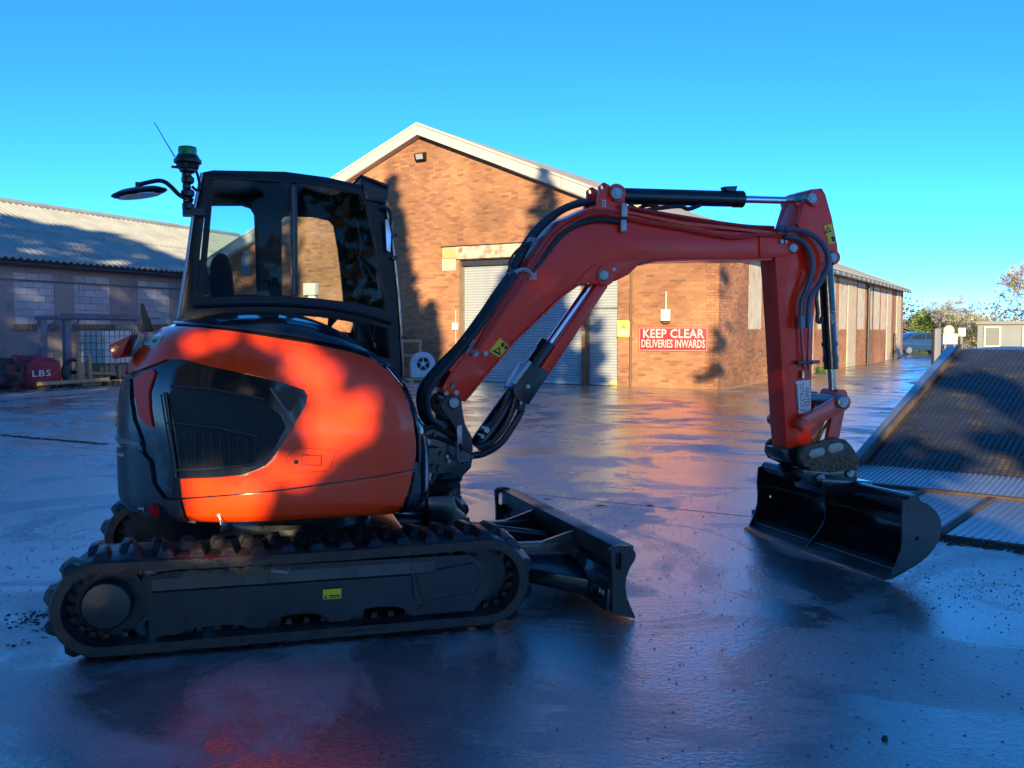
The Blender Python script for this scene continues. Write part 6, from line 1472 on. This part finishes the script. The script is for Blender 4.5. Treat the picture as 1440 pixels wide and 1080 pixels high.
# sticker with lettering, reads downwards
SQ=[(1119,536),(1139,534),(1140.5,580),(1123,582)]
v=Us(SQ,YA0); mb=MB(); mb.prism(v,YA0-.003,YA0-.001); stk=EB(mb,'maker_sticker',WHITE,arm)
x0,z0=U(1130,558,YA0)
tdir=(U(1131,580,YA0)[0]-U(1129,536,YA0)[0],U(1131,580,YA0)[1]-U(1129,536,YA0)[1])
tl=math.hypot(*tdir); td=Vector((tdir[0]/tl,0,tdir[1]/tl)); up=Vector((-td.z,0,td.x))
if up.x<0: up=-up
up=Vector((abs(td.z),0,td.x if td.z<0 else -td.x))
sc_=tl
for s_,sz,off,m_ in (('WHITES',.054,.024,INK),('TOTALOCK 2',.046,-.016,INK),('QUICK COUPLER SYSTEM',.014,-.040,INK)):
    if s_.startswith('QUICK'): continue
    put_text('lettering',s_,sz,m_,stk,Vector((x0,YA0-.0035,z0))+up*off,td,up,1.0,.68,.0006)
mb=MB()
for k in range(3):
    mb.prism([(x0+up.x*o+td.x*a_,z0+up.z*o+td.z*a_) for o,a_ in ((-.045-k*.007,-tl*.42),(-.048-k*.007,-tl*.42),(-.048-k*.007,tl*.40),(-.045-k*.007,tl*.40))],YA0-.0045,YA0-.0032)
EB(mb,'small_print',mat('grey_print',(.12,.12,.12),.5),stk)
# ---------------- bucket cylinder
yk=-.17
T0=Vector((*[U(1172.5,362,YB0)[0]],yk,U(1172.5,362,YB0)[1])); 
T1=P3(1172,556,yk-.06); T1=Vector((U(1187,566,-.31)[0]-.05,yk,U(1172,557,-.25)[1]))
T1=Vector((P3(1171,557,yk).x,yk,P3(1171,557,yk).z)); T0=Vector((P3(1161,372,yk).x,yk,P3(1161,372,yk).z))
d=(T1-T0).normalized(); Lb=(P3(1168,519,yk)-T0).dot(d)
mb=MB(); mb.cyl(T0,T0+d*Lb,.050,24); mb.cyl(T0+d*(Lb-.19),T0+d*(Lb-.16),.058,20); mb.cyl(T0+d*(Lb-.09),T0+d*(Lb-.05),.055,20); kc=EB(mb,'bucket_cylinder',BLKMET,smooth=True)
mb=MB(); mb.cyl(T0+d*Lb,T1,.026,18); EB(mb,'bucket_rod',mat('dull_chrome',(.25,.27,.28),.25,metal=1),kc,smooth=True)
put_text('lettering','YSISE',.055,WHITE,kc,T0+d*(Lb*.50)+Vector((.0,-.0515,0)),Vector((d.x,0,d.z)),Vector((-d.z,0,d.x)),1.0,.8,.002)
hose('bucket_hose',[(1150,400),(1148,420),(1150,440),(1149,450),(1153,453),(1156,446)],.014,HOSE,-.22,kc)
# ---------------- linkage
def bar(nm,p,q,r0,r1,y0,y1,m,yref,parent=EXC):
    a=Vector(U(*p,yref)); b_=Vector(U(*q,yref)); d=(b_-a).normalized(); n=Vector((-d.y,d.x)); pts=[]
    for k in range(9):
        an=PI/2+PI*k/8; pts.append(a+(d*math.cos(an)+n*math.sin(an))*r0)
    for k in range(9):
        an=-PI/2+PI*k/8; pts.append(b_+(d*math.cos(an)+n*math.sin(an))*r1)
    mb=MB(); mb.prism([tuple(v) for v in pts],y0,y1); return EB(mb,nm,m,parent,bevel=.006)
LR=mat('link_orange_red',(.78,.05,.012),.28,coat=.4,var=.05)
bar('link',(1132,597),(1187,566),.048,.055,-.36,-.32,LR,-.36)
bar('link',(1132,597),(1187,566),.048,.055,-.04,.0,LR,-.36)
bar('bucket_link',(1181,572),(1170,628),.045,.045,-.31,-.27,LR,-.31)
bar('bucket_link',(1181,572),(1170,628),.045,.045,-.09,-.05,LR,-.31)
pin(1187,566,-.39,.03,.043,yref=-.39); pin(1132,597,-.375,.02,.036,m=LR,yref=-.375)
x,z=U(1172,556,yk); mb=MB(); mb.cyl((x,-.26,z),(x,-.08,z),.048,18); EB(mb,'rod_eye',LR,kc)
# coloured hoses at the coupler
hose('coupler_hose',[(1150,622),(1156,606),(1164,595),(1167,586),(1162,582),(1155,586)],.011,mat('yellow_green_hose',(.55,.60,.08),.4),-.22,EXC)
hose('coupler_hose',[(1146,620),(1152,604),(1157,594),(1160,586)],.012,mat('orange_hose',(.75,.20,.05),.4),-.20,EXC)
hose('coupler_hose',[(1142,617),(1149,606),(1154,597)],.012,mat('pink_hose',(.6,.15,.1),.4),-.25,EXC)
# coupler
DIRTY=mat('muddy_black_steel',(.018,.017,.017),.4,var=.3,dirt=(.15,.115,.075),dirtamt=.62,dscale=22,bump=.5,bscale=60)
cp=Us([(1127,633),(1133,626),(1150,624),(1163,618),(1177,616),(1189,618),(1197,626),(1207,641),(1208,652),(1202,661),(1170,664),(1148,663),(1130,655),(1125,645)],-.38)
mb=MB(); mb.prism(cp,-.38,-.34); coup=EB(mb,'coupler',DIRTY,bevel=.008)
mb=MB(); mb.prism(cp,.0,.04); EB(mb,'coupler_side',DIRTY,coup,bevel=.008)
mb=MB(); cp2=Us([(1130,640),(1165,626),(1192,630),(1203,650),(1190,662),(1150,662),(1132,654)],-.38); mb.prism(cp2,-.335,-.005); EB(mb,'coupler_core',BLKMET,coup,bevel=.01)
PAD=mat('worn_bright_pad',(.38,.36,.32),.45,metal=.3,var=.2,vscale=20)
for l in ([(1136,640),(1140,632),(1156,629),(1160,634),(1158,640),(1142,645)],[(1163,633),(1166,625),(1180,622),(1186,626),(1185,633),(1169,638)]):
    mb=MB(); mb.prism(Us(l,-.385),-.392,-.3815); EB(mb,'latch_pad',PAD,coup,bevel=.004)
mb=MB(); rr=random.Random(14)
for k in range(160):
    px,py=rr.uniform(1140,1206),rr.uniform(642,662); q=P3(px,py,-.38); s=rr.uniform(.004,.014); mb.hexa([(q.x-s,-.381,q.z-s*.7),(q.x+s,-.381,q.z-s),(q.x+s,-.381,q.z+s*.6),(q.x-s,-.381,q.z+s)],[(q.x-s*.5,-.381-s*.7,q.z-s*.3),(q.x+s*.5,-.381-s*.7,q.z-s*.5),(q.x+s*.5,-.381-s*.5,q.z+s*.3),(q.x-s*.5,-.381-s*.6,q.z+s*.5)])
o=EB(mb,'caked_mud',mat('coupler_mud',(.16,.12,.075),.85,var=.4,vscale=30),coup); o['kind']='stuff'
mb=MB(); v=Us([(1101,631),(1124,629),(1124,650),(1112,652),(1104,646),(1101,640)],YA0-.01); mb.prism(v,YA0-.015,YA1+.015); EB(mb,'arm_end_cap',BLKMET,arm,bevel=.015)
# ---------------- bucket
lipN=FU.L(G(1251,817)); lipF=FU.L(G(1050,745)); YK0=lipN.y; YK1=lipF.y; BD=lipN.x-lipF.x
print('bucket',lipN,lipF)
FK=Frame((G(1251,817).x,G(1251,817).y),math.atan2(G(1050,745).y-G(1251,817).y,G(1050,745).x-G(1251,817).x)-PI/2); BW=(G(1050,745)-G(1251,817)).length
def KB(mb,name,m,parent=None,**k):
    o=mb.build(name,m,parent or EXC,**k)
    if parent is None: o.location=FU.L(FK.W(0,0,0)); o.rotation_euler=(0,0,FK.a-TU)
    return o
def kp(l,y=0): return [FK.U(a,b_,y) for a,b_ in l]
outer=kp([(1252,817),(1271,807),(1290,796),(1304,785),(1315,772),(1322,758),(1325,744),(1322,729),(1314,717),(1303,709),(1289,704.5),(1277,704)])
zm=min(p[1] for p in outer); outer=[(x,z-zm+.006) for x,z in outer]
inner=kp([(1270,708),(1268,735),(1269,755),(1268,772),(1263,790),(1256,806)]); inner=[(x,z-zm+.006) for x,z in inner]
BKM=mat('bucket_black_paint',(.010,.011,.014),.20,coat=.4,var=.2,vscale=4,dirt=(.04,.035,.03),dirtamt=.2,dscale=4)
side=outer+inner
th=.016
sh_o=outer; 
def inset(l,t):
    out=[]
    for i,p in enumerate(l):
        a=l[max(i-1,0)]; b_=l[min(i+1,len(l)-1)]; d=Vector((b_[0]-a[0],b_[1]-a[1])).normalized(); out.append((p[0]-d.y*t,p[1]+d.x*t))
    return out
ins=inset(outer,th)
mb=MB(); 
m_=len(outer)
mb.prism(outer+list(reversed(ins)),.014,BW-.014); bk=KB(mb,'bucket',BKM,smooth=True,sharp=40)
hole=[(x,z) for x,z in [(inner[3][0]+.12+.012*math.cos(k*PI/5),inner[3][1]+.05+.012*math.sin(k*PI/5)) for k in range(10)]]
for y0 in (0,BW-.014):
    mb=MB(); mb.prism([side,hole],y0,y0+.014); KB(mb,'end_plate',BKM,bk,bevel=.002,seg=1)
# centre web between the two halves, with cut back
q=FK.L(G(1147,773)); yw=q.y
web=[ins[i] for i in range(0,m_)]+[(inner[0][0]+.03,inner[0][1]),(inner[1][0]+.07,inner[1][1]),(inner[2][0]+.08,inner[2][1]),(inner[3][0]+.07,inner[3][1]-.0),(inner[4][0]+.04,inner[4][1])]
mb=MB(); mb.prism(web,yw-.006,yw+.006); KB(mb,'centre_web',BKM,bk)
# cutting edge and top tube
mb=MB(); e0=outer[0]; mb.prism([(e0[0]-.035,.003),(e0[0]+.13,.05),(e0[0]+.13,.075),(e0[0]-.03,.018)],.0,BW); KB(mb,'cutting_edge',mat('edge_steel',(.05,.055,.065),.3,metal=.3,var=.3),bk,bevel=.003,seg=1)
tp=outer[-1]; mb=MB(); mb.tube([(tp[0]+.045,-.002,tp[1]-.025),(tp[0]+.045,BW+.002,tp[1]-.025)],.052,20); KB(mb,'top_tube',BKM,bk,smooth=True)
mb=MB(); mb.tube([(tp[0]+.045,BW*.33,tp[1]-.025),(tp[0]+.045,BW*.35,tp[1]-.025)],.060,20); KB(mb,'tube_collar',BKM,bk,smooth=True)
mb=MB(); x_=e0[0]+.06; mb.box(x_,x_+.006,.02,BW-.02,.056,.064); KB(mb,'wear_line',mat('bare_edge',(.22,.22,.24),.35,metal=.5),bk)
# bucket ears under the coupler
earb=[(1129,661),(1135,657),(1168,664),(1200,657),(1205,665),(1207,690),(1163,690),(1140,682),(1130,672)]
for (y0,y1) in ((-.33,-.29),(-.08,-.04)):
    mb=MB(); v=Us(earb,-.33); mb.prism(v,y0,y1); EB(mb,'bucket_ear',BKM,bevel=.006)
mb=MB(); v=Us([(1134,668),(1205,672),(1210,700),(1140,690)],-.2); mb.prism(v,-.36,-.02); EB(mb,'ear_base',BKM,bevel=.01)
for (px,py) in ((1156,672),(1197,666)):
    pin(px,py,-.352,-.02,.030,yref=-.35); 
x_,z_=U(1156,672,-.35)
